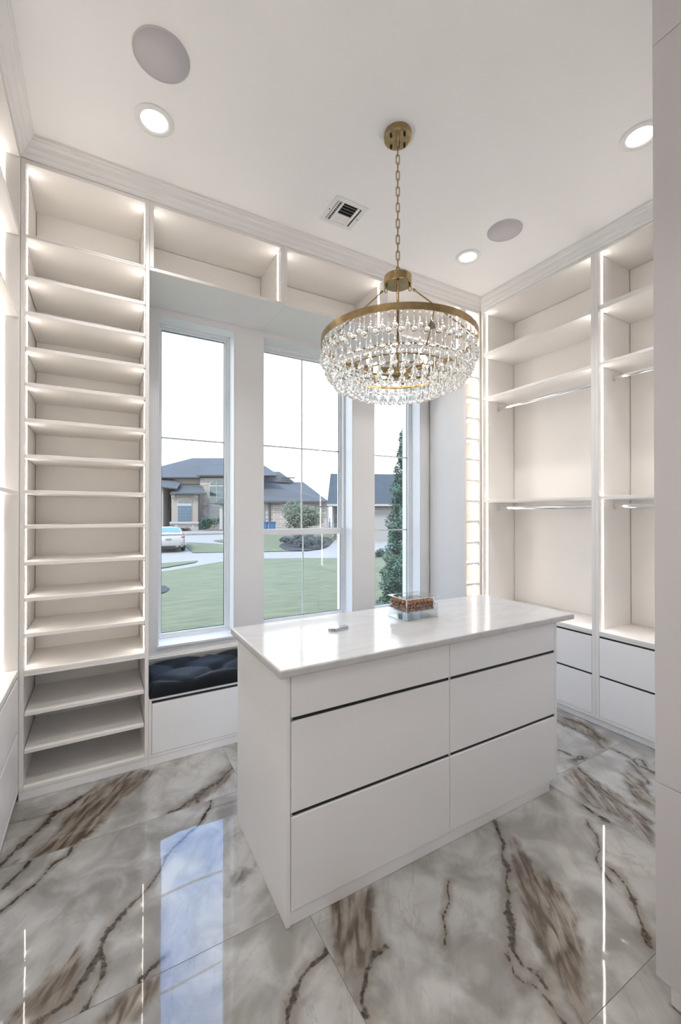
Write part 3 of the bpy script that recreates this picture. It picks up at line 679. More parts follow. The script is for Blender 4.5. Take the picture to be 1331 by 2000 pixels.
# silver gadget on the counter
root = thing('gadget', 'small slim silver gadget with a dark polished edge lying on the island top', 'gadget', (0.963, 1.712, 0.9152))
bm = bmesh.new(); add_box(bm, -0.052, 0.052, -0.026, 0.026, 0, 0.012, bev=0)
bmesh.ops.bevel(bm, geom=[e for e in bm.edges if abs(e.verts[0].co.z - e.verts[1].co.z) > 0.005], offset=0.014, segments=5, affect='EDGES')
bmesh.ops.bevel(bm, geom=[e for e in bm.edges if e.verts[0].co.z > 0.011 and e.verts[1].co.z > 0.011], offset=0.003, segments=2, affect='EDGES')
me = mesh_from_bm('shell', bm, M['steel']); o = bpy.data.objects.new('shell', me); link(o, (0.963, 1.712, 0.9153), root); o.rotation_euler = (0, 0, math.radians(10))
bm = bmesh.new(); add_box(bm, -0.046, 0.046, -0.020, 0.020, 0, 0.0012, bev=0)
bmesh.ops.bevel(bm, geom=[e for e in bm.edges if abs(e.verts[0].co.z - e.verts[1].co.z) > 0.0005], offset=0.010, segments=5, affect='EDGES')
me = mesh_from_bm('top_cover', bm, M['chrome']); o = bpy.data.objects.new('top_cover', me); link(o, (0.963, 1.712, 0.9270), root); o.rotation_euler = (0, 0, math.radians(10))

# acrylic box with dried pods
bx0, bx1, by0, by1, bz0, bz1 = 1.322, 1.530, 1.657, 1.812, 0.9153, 1.026
root = thing('acrylic_box', 'clear acrylic lidded box half filled with brown dried pods on the island', 'box', ((bx0 + bx1) / 2, (by0 + by1) / 2, bz0))
w = 0.003
zl = 0.990
def acr(nm, q): return box(nm, 'acrylic', q, root, bev=0)
acr('base', (bx0, bx1, by0, by1, bz0, bz0 + w))
acr('wall', (bx0, bx1, by0, by0 + w, bz0 + w, zl)); acr('wall', (bx0, bx1, by1 - w, by1, bz0 + w, zl))
acr('wall', (bx0, bx0 + w, by0 + w, by1 - w, bz0 + w, zl)); acr('wall', (bx1 - w, bx1, by0 + w, by1 - w, bz0 + w, zl))
acr('tray', (bx0 + w, bx1 - w, by0 + w, by1 - w, 0.956, 0.958))
ld = acr('lid', [(bx0 - 0.002, bx1 + 0.002, by0 - 0.002, by1 + 0.002, bz1 - w, bz1)])
e_ = 0.0016
box('lid_edge', 'acrylic_edge', [(bx0 - 0.002, bx1 + 0.002, by0 - 0.002 - e_, by0 - 0.002, bz1 - w, bz1), (bx0 - 0.002, bx1 + 0.002, by1 + 0.002, by1 + 0.002 + e_, bz1 - w, bz1),
    (bx0 - 0.002 - e_, bx0 - 0.002, by0, by1, bz1 - w, bz1), (bx1 + 0.002, bx1 + 0.002 + e_, by0, by1, bz1 - w, bz1),
    (bx0 - 0.003, bx0, by0 - 0.003, by0, zl, bz1 - w), (bx1 - 0.036, bx1 - 0.031, by0 - 0.003, by0 - 0.001, 0.975, bz1 - w)], ld, bev=0)
box('base_edge', 'acrylic_edge', [(bx0, bx1, by0 - e_, by0, bz0, bz0 + 0.0015), (bx0 - e_, bx0, by0, by1, bz0, bz0 + 0.0015), (bx0 - e_, bx0, by0 - e_, by0, bz0, zl)], root, bev=0)
pods = []
for v_ in range(4):
    bm = bmesh.new(); bmesh.ops.create_icosphere(bm, subdivisions=2, radius=1.0)
    for v in bm.verts:
        d = v.co.normalized(); n_ = mnoise.noise(d * 2.2 + Vector((v_ * 7.1, 0, 0))); n2 = mnoise.noise(d * 6 + Vector((0, v_ * 5.3, 0)))
        v.co = d * (1 + 0.28 * n_ + 0.16 * n2)
    bmesh.ops.scale(bm, verts=bm.verts, vec=(0.0125, 0.0105, 0.0095))
    pods.append(mesh_from_bm('dried_pod', bm, M['bark']))
rp = random.Random(3)
for lay in range(3):
    nx_, ny_ = (9, 6) if lay < 2 else (8, 5)
    for i in range(nx_):
        for j in range(ny_):
            x = bx0 + 0.016 + (bx1 - bx0 - 0.032) * (i + (0.25 if lay == 1 else 0)) / (nx_ - 0.6) * 0.97; y = by0 + 0.016 + (by1 - by0 - 0.032) * j / (ny_ - 1)
            o = share('dried_pod', pods[rp.randrange(4)], (x + rp.uniform(-.001, .001), y + rp.uniform(-.001, .001), 0.9680 + 0.0175 * lay))
            o.rotation_euler = (rp.uniform(-.3, .3), rp.uniform(-.3, .3), rp.uniform(0, 6.3))
            ln = ('bottom', 'middle', 'top')[lay]
            tag(o, 'brown wrinkled dried pod in the %s layer of the clear acrylic box' % ln, 'dried pod', 'dried pods in the %s layer' % ln)

# ------------------------------------------------------------------ ceiling fittings
def downlight(x, y, label):
    root = thing('downlight', label, 'light', (x, y, ZC - 0.001), 'recessed downlights')
    bm = bmesh.new(); add_lathe(bm, [(0.060, -0.0015), (0.066, -0.007), (0.088, -0.004), (0.090, -0.0012), (0.090, 0.0008), (0.060, 0.0008), (0.060, -0.0015)], 48, (x, y, ZC - 0.001), caps=False)
    recalc(bm); finish('trim_ring', bm, 'plate', root, True, origin=(x, y, ZC - 0.001))
    bm = bmesh.new(); add_lathe(bm, [(0.0598, 0.0008), (0.0598, -0.0012), (0.0, -0.0022)], 40, (x, y, ZC - 0.001))
    recalc(bm); finish('lens', bm, 'lens', root, True, origin=(x, y, ZC - 0.001))
    ld_ = bpy.data.lights.new('downlight_lamp', 'AREA'); ld_.shape = 'DISK'; ld_.size = 0.115; ld_.spread = math.radians(105); ld_.energy = DOWN_POWER; ld_.color = (1, 0.97, 0.94)
    lo = bpy.data.objects.new('downlight_lamp', ld_); link(lo, (x, y, ZC - 0.009), root)
downlight(0.220, 2.218, 'glowing recessed downlight at the upper left, just below the grey speaker')
downlight(2.368, 2.242, 'smallest recessed downlight, near the far right corner of the ceiling')
downlight(2.368, 1.092, 'recessed downlight half hidden by the tall cabinet at the upper right')
downlight(0.220, 1.092, 'recessed downlight above the camera, outside the picture')
downlight(0.220, -0.10, 'recessed downlight behind the camera, outside the picture')
def speaker(x, y, label):
    root = thing('ceiling_speaker', label, 'speaker', (x, y, ZC - 0.0005), 'round ceiling speakers')
    bm = bmesh.new(); add_lathe(bm, [(0.112, 0), (0.112, -0.004), (0.108, -0.007), (0.106, -0.004)], 64, (x, y, ZC - 0.0005), caps=False); recalc(bm); finish('rim', bm, 'speaker', root, True, origin=(x, y, ZC - 0.0005))
    bm = bmesh.new(); add_lathe(bm, [(0.1065, -0.003), (0.1060, -0.005), (0.0, -0.0062)], 64, (x, y, ZC - 0.0005)); recalc(bm); finish('grille', bm, 'speaker', root, True, origin=(x, y, ZC - 0.0005))
speaker(0.215, 1.888, 'large round grey speaker grille in the ceiling at the upper left')
speaker(2.362, 1.910, 'round grey speaker grille in the ceiling at the right, above the corner downlight')
# air vent
vx0, vx1, vy0, vy1 = 1.222, 1.452, 2.193, 2.427
root = thing('air_vent', 'square white ceiling register with louvred slats beside the chandelier chain', 'vent', (1.337, 2.31, ZC - 0.0005))
z1, z0 = ZC - 0.0005, ZC - 0.006
ix0, ix1, iy0, iy1 = vx0 + 0.030, vx1 - 0.030, vy0 + 0.030, vy1 - 0.030
box('frame', 'plate', [(vx0, vx1, vy0, iy0, z0, z1), (vx0, vx1, iy1, vy1, z0, z1), (vx0, ix0, iy0, iy1, z0, z1), (ix1, vx1, iy0, iy1, z0, z1)], root)
box('duct_back', 'black', (ix0, ix1, iy0, iy1, z1 - 0.001, z1), root, bev=0)
xa, xb = ix0 + 0.042, ix1 - 0.030
box('divider', 'plate', [(xa - 0.014, xa, iy0, iy1, z0 - 0.003, z1 - 0.001)], root); box('divider', 'plate', [(xb, xb + 0.016, iy0, iy1, z0 - 0.003, z1 - 0.001)], root)
box('divider', 'plate', [(ix0 + 0.004, ix0 + 0.012, iy0, iy1, z0 - 0.003, z1 - 0.001)], root)
for q in range(7):
    y = iy0 + 0.010 + q * 0.0245
    bm = bmesh.new(); tilt = 0.010 if q < 4 else -0.010
    add_prism(bm, [(xa, y, z0 - 0.004), (xa, y + 0.0012, z0 - 0.004), (xa, y + 0.0012 + tilt, z1 - 0.002), (xa, y + tilt, z1 - 0.002)], (xb - xa, 0, 0)); recalc(bm); finish('slat', bm, 'plate', root)
    if q >= 4:
        pass
box('damper', 'plate', (xa, xb, iy0 + 0.100, iy1, z1 - 0.0022, z1 - 0.0012), root, bev=0)
for q in range(10):
    y = iy0 + 0.008 + q * 0.0175; box('slat', 'plate', (ix0 + 0.013, xa - 0.0145, y, y + 0.0012, z0, z1 - 0.001), root, bev=0)
for xx, yy in ((vx0 + 0.014, (vy0 + vy1) / 2), (vx1 - 0.014, (vy0 + vy1) / 2)):
    bm = bmesh.new(); add_lathe(bm, [(0.004, z0 - 0.0001), (0.003, z0 - 0.0018), (0, z0 - 0.002)], 10, (xx, yy, 0)); recalc(bm); finish('screw', bm, 'darkmetal', root)

# ------------------------------------------------------------------ chandelier
CXY = Vector((1.294, 1.690)); ch = thing('chandelier', 'brass ring chandelier with tiers of clear glass teardrops hanging over the island', 'chandelier', (CXY.x, CXY.y, 2.0))
ang0 = math.radians(-29.65)
RV = Vector((math.cos(ang0), math.sin(ang0), 0)); FV = Vector((-math.sin(ang0), math.cos(ang0), 0))
cen = Vector((CXY.x, CXY.y, 0))
angc = math.radians(-37.4); RC = Vector((math.cos(angc), math.sin(angc), 0)); FC = Vector((-math.sin(angc), math.cos(angc), 0))
def cp(r_, th, z): return cen + r_ * (math.cos(th) * RC + math.sin(th) * FC) + Vector((0, 0, z))
bm = bmesh.new(); add_lathe(bm, [(0.0, ZC - 0.030), (0.060, ZC - 0.030), (0.068, ZC - 0.026), (0.069, ZC - 0.001), (0.0, ZC - 0.001)], 48, cen); recalc(bm); cano = finish('canopy', bm, 'brass', ch)
for k in range(4):
    p_ = cp(0.047, math.pi / 4 + k * math.pi / 2, ZC - 0.030); bm = bmesh.new(); add_lathe(bm, [(0.006, 0), (0.0065, -0.008), (0.004, -0.013), (0, -0.014)], 12, p_); recalc(bm); finish('screw', bm, 'darkmetal', cano)
def torus_mesh(name, ax, bz, r_, flat=0.0, seg=20, ms=8):
    bm = bmesh.new(); rings = []
    for i in range(seg):
        t_ = 2 * math.pi * i / seg
        c_ = Vector((ax * math.cos(t_), 0, (bz - ax) * (1 if math.sin(t_) > 0 else -1) * (1 if abs(math.sin(t_)) > 1e-6 else 0) + ax * math.sin(t_)))
        n_ = Vector((math.cos(t_), 0, math.sin(t_)))
        rings.append([bm.verts.new(c_ + r_ * (math.cos(2 * math.pi * k / ms) * n_ + math.sin(2 * math.pi * k / ms) * Vector((0, 1, 0)))) for k in range(ms)])
    for i in range(seg):
        a, b_ = rings[i], rings[(i + 1) % seg]
        for k in range(ms): bm.faces.new((a[k], a[(k + 1) % ms], b_[(k + 1) % ms], b_[k]))
    recalc(bm); return mesh_from_bm(name, bm, M['brass'], True)
lk = torus_mesh('chain_link', 0.0085, 0.024, 0.0026)
ztop, zbot = ZC - 0.048, 2.670
nl = 17
for k in range(nl):
    z = ztop + (zbot - ztop) * k / (nl - 1)
    share('chain_link', lk, cp(0, 0, z), ch, (0, 0, ang0 + (math.pi / 2 if k % 2 else 0.15)))
bm = bmesh.new(); add_lathe(bm, [(0.0, 2.602), (0.064, 2.602), (0.069, 2.605), (0.069, 2.642), (0.066, 2.645), (0.0, 2.645)], 48, cen); recalc(bm); finish('hub', bm, 'brass', ch)
RR = 0.387
def band_ring(name, r_, z0_, z1_, th, m_='brass', seg=96):
    bm = bmesh.new(); add_lathe(bm, [(r_, z0_), (r_, z1_), (r_ - th, z1_), (r_ - th, z0_), (r_, z0_)], seg, cen, caps=False)
    bmesh.ops.remove_doubles(bm, verts=bm.verts, dist=1e-6); recalc(bm); o = finish(name, bm, m_, ch); return o
main = band_ring('main_ring', RR, 2.293, 2.324, 0.004)
TIERS = [  # hook radius, hook height, drop, count, phase
    (0.378, 2.291, 'long', 45, 0.0), (0.370, 2.291, 'short', 45, 0.5), (0.356, 2.235, 'long', 43, 0.0), (0.345, 2.218, 'long', 43, 0.5),
    (0.315, 2.180, 'long', 38, 0.2), (0.262, 2.158, 'long', 32, 0.4), (0.205, 2.140, 'long', 25, 0.1)]
rings_at = {(0.350, 2.238): 1, (0.313, 2.183): 1, (0.258, 2.160): 1, (0.201, 2.142): 1}
for (r_, z) in rings_at: band_ring('tier_ring', r_ + 0.003, z - 0.003, z + 0.004, 0.004, seg=72)
for k in range(4):
    th = k * math.pi / 2
    a = cp(0.058, th, 2.592); b_ = cp(RR - 0.006, th, 2.322)
    q = a.lerp(b_, 0.07)
    bm = bmesh.new(); add_tube(bm, q, b_, 0.0036, 10); rod = finish('support_rod', bm, 'brass', ch, True)
    bm = bmesh.new(); add_lathe(bm, [(0, -0.010), (0.0065, -0.006), (0.0065, 0.006), (0, 0.012)], 12, q, b_ - a); recalc(bm); finish('coupling', bm, 'brass', rod, True)
    bm = bmesh.new(); add_lathe(bm, [(0.004, 0), (0.004, -0.008), (0.0065, -0.008), (0.0065, -0.013), (0, -0.015)], 12, cp(0.058, th, 2.603)); recalc(bm); finish('eye_bolt', bm, 'brass', rod, True)
    share('coupling_link', torus_mesh('coupling_link', 0.0065, 0.014, 0.0020, seg=14, ms=6), cp(0.060, th, 2.582), rod, (0, 0, th + angc))
    # frame arms that carry the lower rings
    pts = [cp(RR - 0.005, th + 0.4, 2.295), cp(0.352, th + 0.4, 2.238), cp(0.314, th + 0.4, 2.183), cp(0.259, th + 0.4, 2.160), cp(0.202, th + 0.4, 2.142), cp(0.05, th + 0.4, 2.142)]
    bm = bmesh.new()
    for u, v in zip(pts, pts[1:]): add_tube(bm, u, v, 0.0028, 8)
    finish('frame_arm', bm, 'brass', ch, True)
bm = bmesh.new(); add_lathe(bm, [(0, 2.130), (0.045, 2.134), (0.055, 2.142), (0.055, 2.150), (0.02, 2.156), (0.006, 2.165), (0.006, 2.602), (0, 2.602)], 32, cen); recalc(bm); finish('centre_stem', bm, 'brass', ch, True)
for k in range(6):
    th = k * math.pi / 3 + 0.35
    bm = bmesh.new(); add_tube(bm, cp(0.04, th, 2.146), cp(0.15, th, 2.150), 0.004, 8); add_tube(bm, cp(0.15, th, 2.146), cp(0.15, th, 2.190), 0.0075, 14); arm = finish('lamp_arm', bm, 'brass', ch, True)
    bm = bmesh.new(); add_lathe(bm, [(0.006, 0), (0.012, 0.010), (0.015, 0.025), (0.011, 0.045), (0.004, 0.062), (0, 0.066)], 16, cp(0.15, th, 2.190)); recalc(bm); finish('bulb', bm, 'bulb', arm, True)
def drop_mesh(L_, name):
    bm = bmesh.new(); R_ = 0.0150
    pr = [(0.0, 0.002), (0.0035, 0.0), (0.0042, -0.004), (0.0026, -0.008), (0.0024, -0.020), (0.0026, -(L_ - 0.034)), (0.0045, -(L_ - 0.022)), (0.0090, -(L_ - 0.013))]
    for q in range(1, 8):
        t_ = math.radians(50 - q * 20); pr.append((R_ * math.cos(t_), -L_ + R_ * math.sin(t_)))
    pr.append((0.0, -L_ - R_))
    add_lathe(bm, pr, 14); recalc(bm); return mesh_from_bm(name, bm, M['crystal'], True)
dm = {'long': drop_mesh(0.075, 'glass_drop'), 'short': drop_mesh(0.055, 'glass_drop')}
for r_, z, kind, n_, ph in TIERS:
    for k in range(n_):
        share('glass_drop', dm[kind], cp(r_, 2 * math.pi * (k + ph) / n_, z), ch)

# ------------------------------------------------------------------ outside: street frame (s right, f away), rotated like the street
def S(s, f, z=0.0): return Vector((s * RV.x + f * FV.x, s * RV.y + f * FV.y, z))
def gz(f): return float(np.interp(f, [4, 10, 25, 35, 50, 90], [-.45, -.6, -.85, -.6, -.31, -.2]))
def ground_poly(name, poly, m_, lift, df=0.5, parent=None):
    bm = bmesh.new(); fs = [p_[1] for p_ in poly]; f = min(fs); top = max(fs)
    def spans(ff):
        xs_ = []
        for (s1, f1), (s2, f2) in zip(poly, poly[1:] + poly[:1]):
            if (f1 > ff) != (f2 > ff): xs_.append(s1 + (s2 - s1) * (ff - f1) / (f2 - f1))
        xs_.sort(); return xs_
    while f < top - 1e-6:
        g = min(f + df, top); a = spans(f + 1e-4); b_ = spans(g - 1e-4)
        for k in range(0, min(len(a), len(b_)) - 1, 2):
            vs = [bm.verts.new(S(q[0], q[1], gz(q[1]) + lift)) for q in ((a[k], f), (a[k + 1], f), (b_[k + 1], g), (b_[k], g))]; bm.faces.new(vs)
        f = g
    bmesh.ops.remove_doubles(bm, verts=bm.verts, dist=1e-4)
    return finish(name, bm, m_, parent, True, origin=S(0, 4, -1))
o = ground_poly('ground', [(-45, 3.6), (45, 3.6), (60, 90), (-60, 90)], 'concrete', 0.0, 1.0); struct(o)
G = {
'lawn': ('main front lawn just outside the windows', [(-5.15, 10.19), (-7.39, 14.62), (-6.61, 15.49), (-6.17, 16.66), (-5.8, 18.23), (-5.48, 19.37), (-3.76, 20.94), (-1.95, 21.22), (0.89, 21.22), (8.05, 21.22), (9.13, 3.9), (-5.0, 3.9)]),
'sliver': ('thin grass strip between the two pale paths, left window', [(-8.35, 17.81), (-7.96, 18.67), (-6.71, 19.86), (-6.56, 18.89), (-7.1, 16.66), (-7.49, 15.97)]),
'island': ('oval grass patch beside the parked white car', [(-11.61, 30.74), (-11.49, 31.55), (-11.11, 31.55), (-8.59, 30.35), (-6.79, 28.55), (-5.94, 24.99), (-8.7, 24.79), (-10.16, 27.89)]),
'tip': ('small far tip of grass across the driveway', [(-10.04, 33.07), (-9.69, 34.24), (-8.39, 35.26), (-7.41, 31.14), (-8.92, 31.55)]),
'far': ('grass around the planting bed in front of the brick house', [(-8.61, 40.34), (-7.51, 41.84), (-0.29, 43.47), (-0.24, 36.41), (-0.91, 29.25), (-2.08, 26.08), (-3.28, 25.52), (-4.58, 25.52), (-5.39, 25.26)]),
'right': ('grass strip beyond the conical evergreen', [(0.79, 21.3), (1.05, 24.99), (2.1, 25.52), (3.56, 25.52), (8.91, 24.99), (8.0, 21.3)])}
for k, (lab, poly) in G.items():
    o = ground_poly('lawn', poly, 'grass', 0.035); o['kind'] = 'stuff'; tag(o, lab, 'grass')
o = ground_poly('planting_bed', [(-4.19, 28.55), (-4.24, 32.4), (-3.34, 36.41), (-1.13, 36.41), (-0.53, 32.4), (-0.82, 28.55), (-1.16, 26.95), (-2.06, 25.8), (-3.0, 25.8), (-3.54, 26.36)], 'mulch', 0.06)
tag(o, 'dark mulch bed below the rounded tree', 'flower bed')
o = ground_poly('planting_bed', [(-5.15, 11.74), (-5.02, 12.01), (-4.69, 11.56), (-4.52, 10.91), (-4.59, 10.47)], 'mulch', 0.06)
tag(o, 'small dark mulch patch in the near lawn at the left window edge', 'flower bed')

def leaf_cloud(name, m_, n_, size, fn, parent=None, origin=None):
    bm = bmesh.new(); rr = random.Random(hash(name) % 1000 + n_)
    rr = random.Random(n_)
    for _ in range(n_):
        c_ = fn(rr); a = Vector((rr.gauss(0, 1), rr.gauss(0, 1), rr.gauss(0, 1))).normalized(); b_ = a.orthogonal().normalized()
        s_ = size * rr.uniform(0.5, 1.3)
        vs = [bm.verts.new(c_ + a * s_), bm.verts.new(c_ + b_ * s_ * 0.45), bm.verts.new(c_ - a * s_), bm.verts.new(c_ - b_ * s_ * 0.45)]; bm.faces.new(vs)
    return finish(name, bm, m_, parent, origin=origin)
def ball_fn(c_, rx, ry, rz, lumps=6, seed=0):
    rl = random.Random(seed); ls = [(Vector((rl.uniform(-.5, .5), rl.uniform(-.5, .5), rl.uniform(-.45, .5))), rl.uniform(.4, .62)) for _ in range(lumps)]
    def f(r_):
        o_, q = ls[r_.randrange(lumps)]; d = Vector((r_.gauss(0, 1), r_.gauss(0, 1), r_.gauss(0, 1))).normalized() * q * (r_.random() ** 0.25)
        d += o_; return c_ + Vector((d.x * rx, d.y * ry, max(-1, d.z) * rz))
    return f
# conical evergreen by the window
base = S(1.47, 9.2, gz(9.2) + 0.03); Ht = 4.15
ev = thing('evergreen', 'tall dark green conical evergreen standing outside the right window', 'tree', base)
bm = bmesh.new(); add_tube(bm, base, base + Vector((0, 0, Ht * 0.9)), 0.06, 8, 0.01); finish('trunk', bm, 'trunk', ev)
def cone_fn(r_):
    t_ = r_.random() ** 1.25; z = 0.05 + t_ * Ht; th = r_.uniform(0, 2 * math.pi)
    rad = 0.66 * (1 - t_) ** 0.62 * (0.80 + 0.20 * math.sin(z * 7 + 3 * math.cos(th * 2)) + 0.12 * math.sin(z * 17 + th * 3)) * (r_.random() ** 0.22)
    return base + Vector((rad * math.cos(th), rad * math.sin(th), z))
o = leaf_cloud('foliage', 'leaf', 36000, 0.034, cone_fn, ev); o['kind'] = 'stuff'
# rounded small tree over the bed
D = 33.0; tb = S((590 - 665.5) / 822 * D, D, gz(D) + 0.03)
tr = thing('willow_tree', 'rounded grey green tree in front of the brick house, middle window', 'tree', tb)
bm = bmesh.new(); add_tube(bm, tb, tb + Vector((0, 0, 1.4)), 0.09, 8, 0.06)
for q in range(5):
    th = q * 1.26; add_tube(bm, tb + Vector((0, 0, 1.2)), tb + Vector((0.7 * math.cos(th), 0.7 * math.sin(th), 2.2)), 0.05, 6, 0.02)
finish('trunk', bm, 'trunk', tr)
o = leaf_cloud('foliage', 'leaf2', 9000, 0.085, ball_fn(tb + Vector((0, 0, 1.72)), 1.75, 1.75, 1.45, 9, 4), tr); o['kind'] = 'stuff'
# bed plants
rb = random.Random(11)
for q, (s_, f_, r_, h_) in enumerate([(-3.9, 29.5, .55, .55), (-3.3, 28.2, .6, .7), (-2.6, 27.4, .55, .6), (-1.9, 27.2, .6, .65), (-1.3, 28.2, .55, .7), (-2.3, 29.6, .7, .9), (-3.0, 30.5, .6, .8)]):
    p_ = S(s_, f_, gz(f_) + 0.08)
    side = ['leftmost low grey shrub in the mulch bed', 'second low grey shrub from the left in the mulch bed', 'low grey shrub at the front middle of the mulch bed', 'low grey shrub at the front right of the mulch bed', 'rightmost low grey shrub in the mulch bed', 'taller grey shrub at the back middle of the mulch bed', 'grey shrub at the back left of the mulch bed'][q]
    o = leaf_cloud('shrub', 'leaf3', 700, 0.06, ball_fn(p_ + Vector((0, 0, h_ * 0.45)), r_, r_, h_ * 0.62, 5, q), None, origin=p_); tag(o, side, 'shrub', 'shrubs in the mulch bed')

# --- houses. facade coordinates: image columns/rows of a survey at distance D, turned into metres
def P(px, py, D): return S((px - 665.5) / 822.0 * D, D, 1.4515 + (1004.3 - py) / 822.0 * D)
def wall_poly(name, m_, pts, D, th, parent):
    bm = bmesh.new(); add_prism(bm, [P(a, b_, D) for a, b_ in pts], S(0, th)); recalc(bm); return finish(name, bm, m_, parent)
def slab3(name, m_, pts, parent, th=0.12):
    """roof slope through 3-D points (px, py, D), with thickness"""
    bm = bmesh.new(); q = [P(*p_) for p_ in pts]; add_prism(bm, q, Vector((0, 0, -th))); recalc(bm); return finish(name, bm, m_, parent)
def rect(name, m_, x0, x1, y0, y1, D, th, parent): return wall_poly(name, m_, [(x0, y1), (x1, y1), (x1, y0), (x0, y0)], D, th, parent)
ha = thing('house', 'large brick and cream house with grey hipped roofs across the street', 'house', S(-13, 50, gz(50)))
D = 50.0; G_ = 1034
w_main = rect('wall', 'stucco', 240, 392, 930, G_, 50.6, 8.0, ha)
w_brick = rect('wall', 'brick', 391, 500, 927, G_, 49.6, 9.0, ha)
rect('soffit_band', 'stucco', 322, 392, 934, 948, 50.3, 0.3, ha)
# main roof
slab3('roof', 'shingle', [(232, 931, 49.6), (498, 931, 49.6), (478, 905, 54.5), (376, 905, 54.5), (300, 931, 50.2)], ha)
slab3('roof', 'shingle', [(232, 931.5, 49.5), (392, 931.5, 49.5), (540, 931.5, 49.5), (500, 894.5, 58), (376, 894.5, 58)], ha)
slab3('roof', 'shingle', [(384, 927.5, 49.0), (545, 927.5, 49.0), (500, 898, 57), (425, 898, 57)], ha)
slab3('roof', 'shingle', [(480, 896, 56), (500, 905, 56), (520, 915, 55), (528, 921, 55), (546, 921, 55), (574, 940, 53), (480, 940, 53)], ha)
for a, b_, y, DD in ((384, 545, 927.5, 48.9), (232, 392, 931.5, 49.4)):
    rect('gutter', 'gutter', a, b_, y, y + 1.8, DD, 0.15, ha)
rect('gutter', 'gutter', 514, 539, 928, 930.5, 52.9, 0.2, ha); rect('gutter', 'gutter', 550, 576, 932, 934.5, 52.9, 0.2, ha)
# left entry roof
slab3('roof', 'shingle', [(300, 949.5, 47.5), (346, 954, 47.5), (352, 944, 49), (337, 935, 50.4), (300, 931, 50.4)], ha)
rect('gutter', 'gutter', 300, 315, 949, 951, 47.4, 0.15, ha)
wall_poly('gutter', 'gutter', [(314, 951.5), (346, 955.5), (346, 953.5), (314, 949.5)], 47.4, 0.15, ha)
rect('wall', 'stucco', 300, 319, 952, G_, 48.0, 2.0, ha)
# front door and transom
fd = rect('front_door', 'fdoor', 319, 334, 991, 1032, 50.4, 0.15, ha)
tr_ = rect('window', 'trimwhite', 318.5, 334.5, 966, 985, 50.45, 0.1, ha); rect('pane', 'farglass', 319.5, 333.5, 967.5, 983, 50.38, 0.06, tr_)
rect('trim_board', 'trimwhite', 318, 334.5, 987.5, 990.5, 50.35, 0.2, ha)
# bay
bay = wall_poly('bay_wall', 'stucco', [(335, G_), (387, G_), (387, 962), (335, 962)], 48.0, 2.4, ha)
rect('bay_stone_base', 'stone', 332, 388, 1023, 1036, 47.85, 2.6, ha); rect('trim_board', 'trimwhite', 331.5, 388.5, 1019, 1023, 47.75, 2.7, ha)
for a in (334.5, 379.5): rect('trim_board', 'trimwhite', a, a + 8, 964, 972, 47.9, 0.12, ha)
slab3('roof', 'shingle', [(332, 963.5, 47.3), (403, 963.5, 47.3), (392, 945, 50.2), (366, 945, 50.2)], ha)
slab3('roof', 'shingle', [(332, 963.5, 47.3), (366, 945, 50.2), (352, 945, 50.4), (334, 958, 50.4)], ha)
rect('gutter', 'gutter', 332, 403, 962.5, 965, 47.25, 0.15, ha)
wf = wall_poly('window', 'trimwhite', [(346, 1022), (374.5, 1022), (374.5, 978), (370, 974.5), (365, 973.2), (360, 972.8), (355, 973.2), (350, 974.5), (346, 978)], 47.9, 0.08, ha)
rect('pane', 'curtain', 347.3, 373.2, 988, 1020.5, 47.84, 0.05, wf)
wall_poly('pane', 'farglass', [(347, 982), (373.5, 982), (371, 977.5), (366, 975.4), (360, 974.8), (354, 975.4), (349, 977.5)], 47.84, 0.05, wf)
for q in range(1, 5): 
    x = 347.3 + q * 5.18; rect('muntin', 'trimwhite', x - .15, x + .15, 988, 1020.5, 47.80, 0.02, wf)
for y in (994.5, 1001, 1007.5, 1014): rect('muntin', 'trimwhite', 347.3, 373.2, y - .15, y + .15, 47.80, 0.02, wf)
for dx in (-9, 0, 9): wall_poly('muntin', 'trimwhite', [(359.8, 982), (360.4, 982), (360.4 + dx, 975.2 + abs(dx) * .2), (359.8 + dx, 975.2 + abs(dx) * .2)], 47.80, 0.02, wf)
rect('downspout', 'gutter', 387.5, 389, 966, 1030, 47.9, 0.12, ha)
# arched window in the brick
wf = wall_poly('window', 'trimwhite', [(408, 1022), (452, 1022), (452, 944), (446, 939), (438, 936.5), (430, 935.8), (422, 936.5), (414, 939), (408, 944)], 49.5, 0.08, ha)
wall_poly('pane', 'farglass', [(410, 946), (450, 946), (445, 940.5), (438, 938.2), (430, 937.6), (422, 938.2), (415, 940.5)], 49.42, 0.05, wf)
rect('pane', 'farglass', 410, 450, 950, 983, 49.42, 0.05, wf); rect('pane', 'farglass', 410, 450, 988, 1020, 49.42, 0.05, wf)
for x in (423, 437): rect('muntin', 'trimwhite', x - .5, x + .5, 938, 1021, 49.38, 0.03, wf)
for y in (961, 972, 996, 1004, 1012): rect('muntin', 'trimwhite', 410, 450, y - .3, y + .3, 49.38, 0.03, wf)
# small porch roof and post at the right of the left window
rect('post', 'trimwhite', 429, 435, 984, 1034, 46.8, 0.35, ha); slab3('roof', 'shingle', [(418, 983.5, 46.5), (470, 983.5, 46.5), (460, 973, 48.5), (432, 975, 48.5)], ha); rect('gutter', 'gutter', 418, 470, 982.5, 985, 46.4, 0.15, ha)
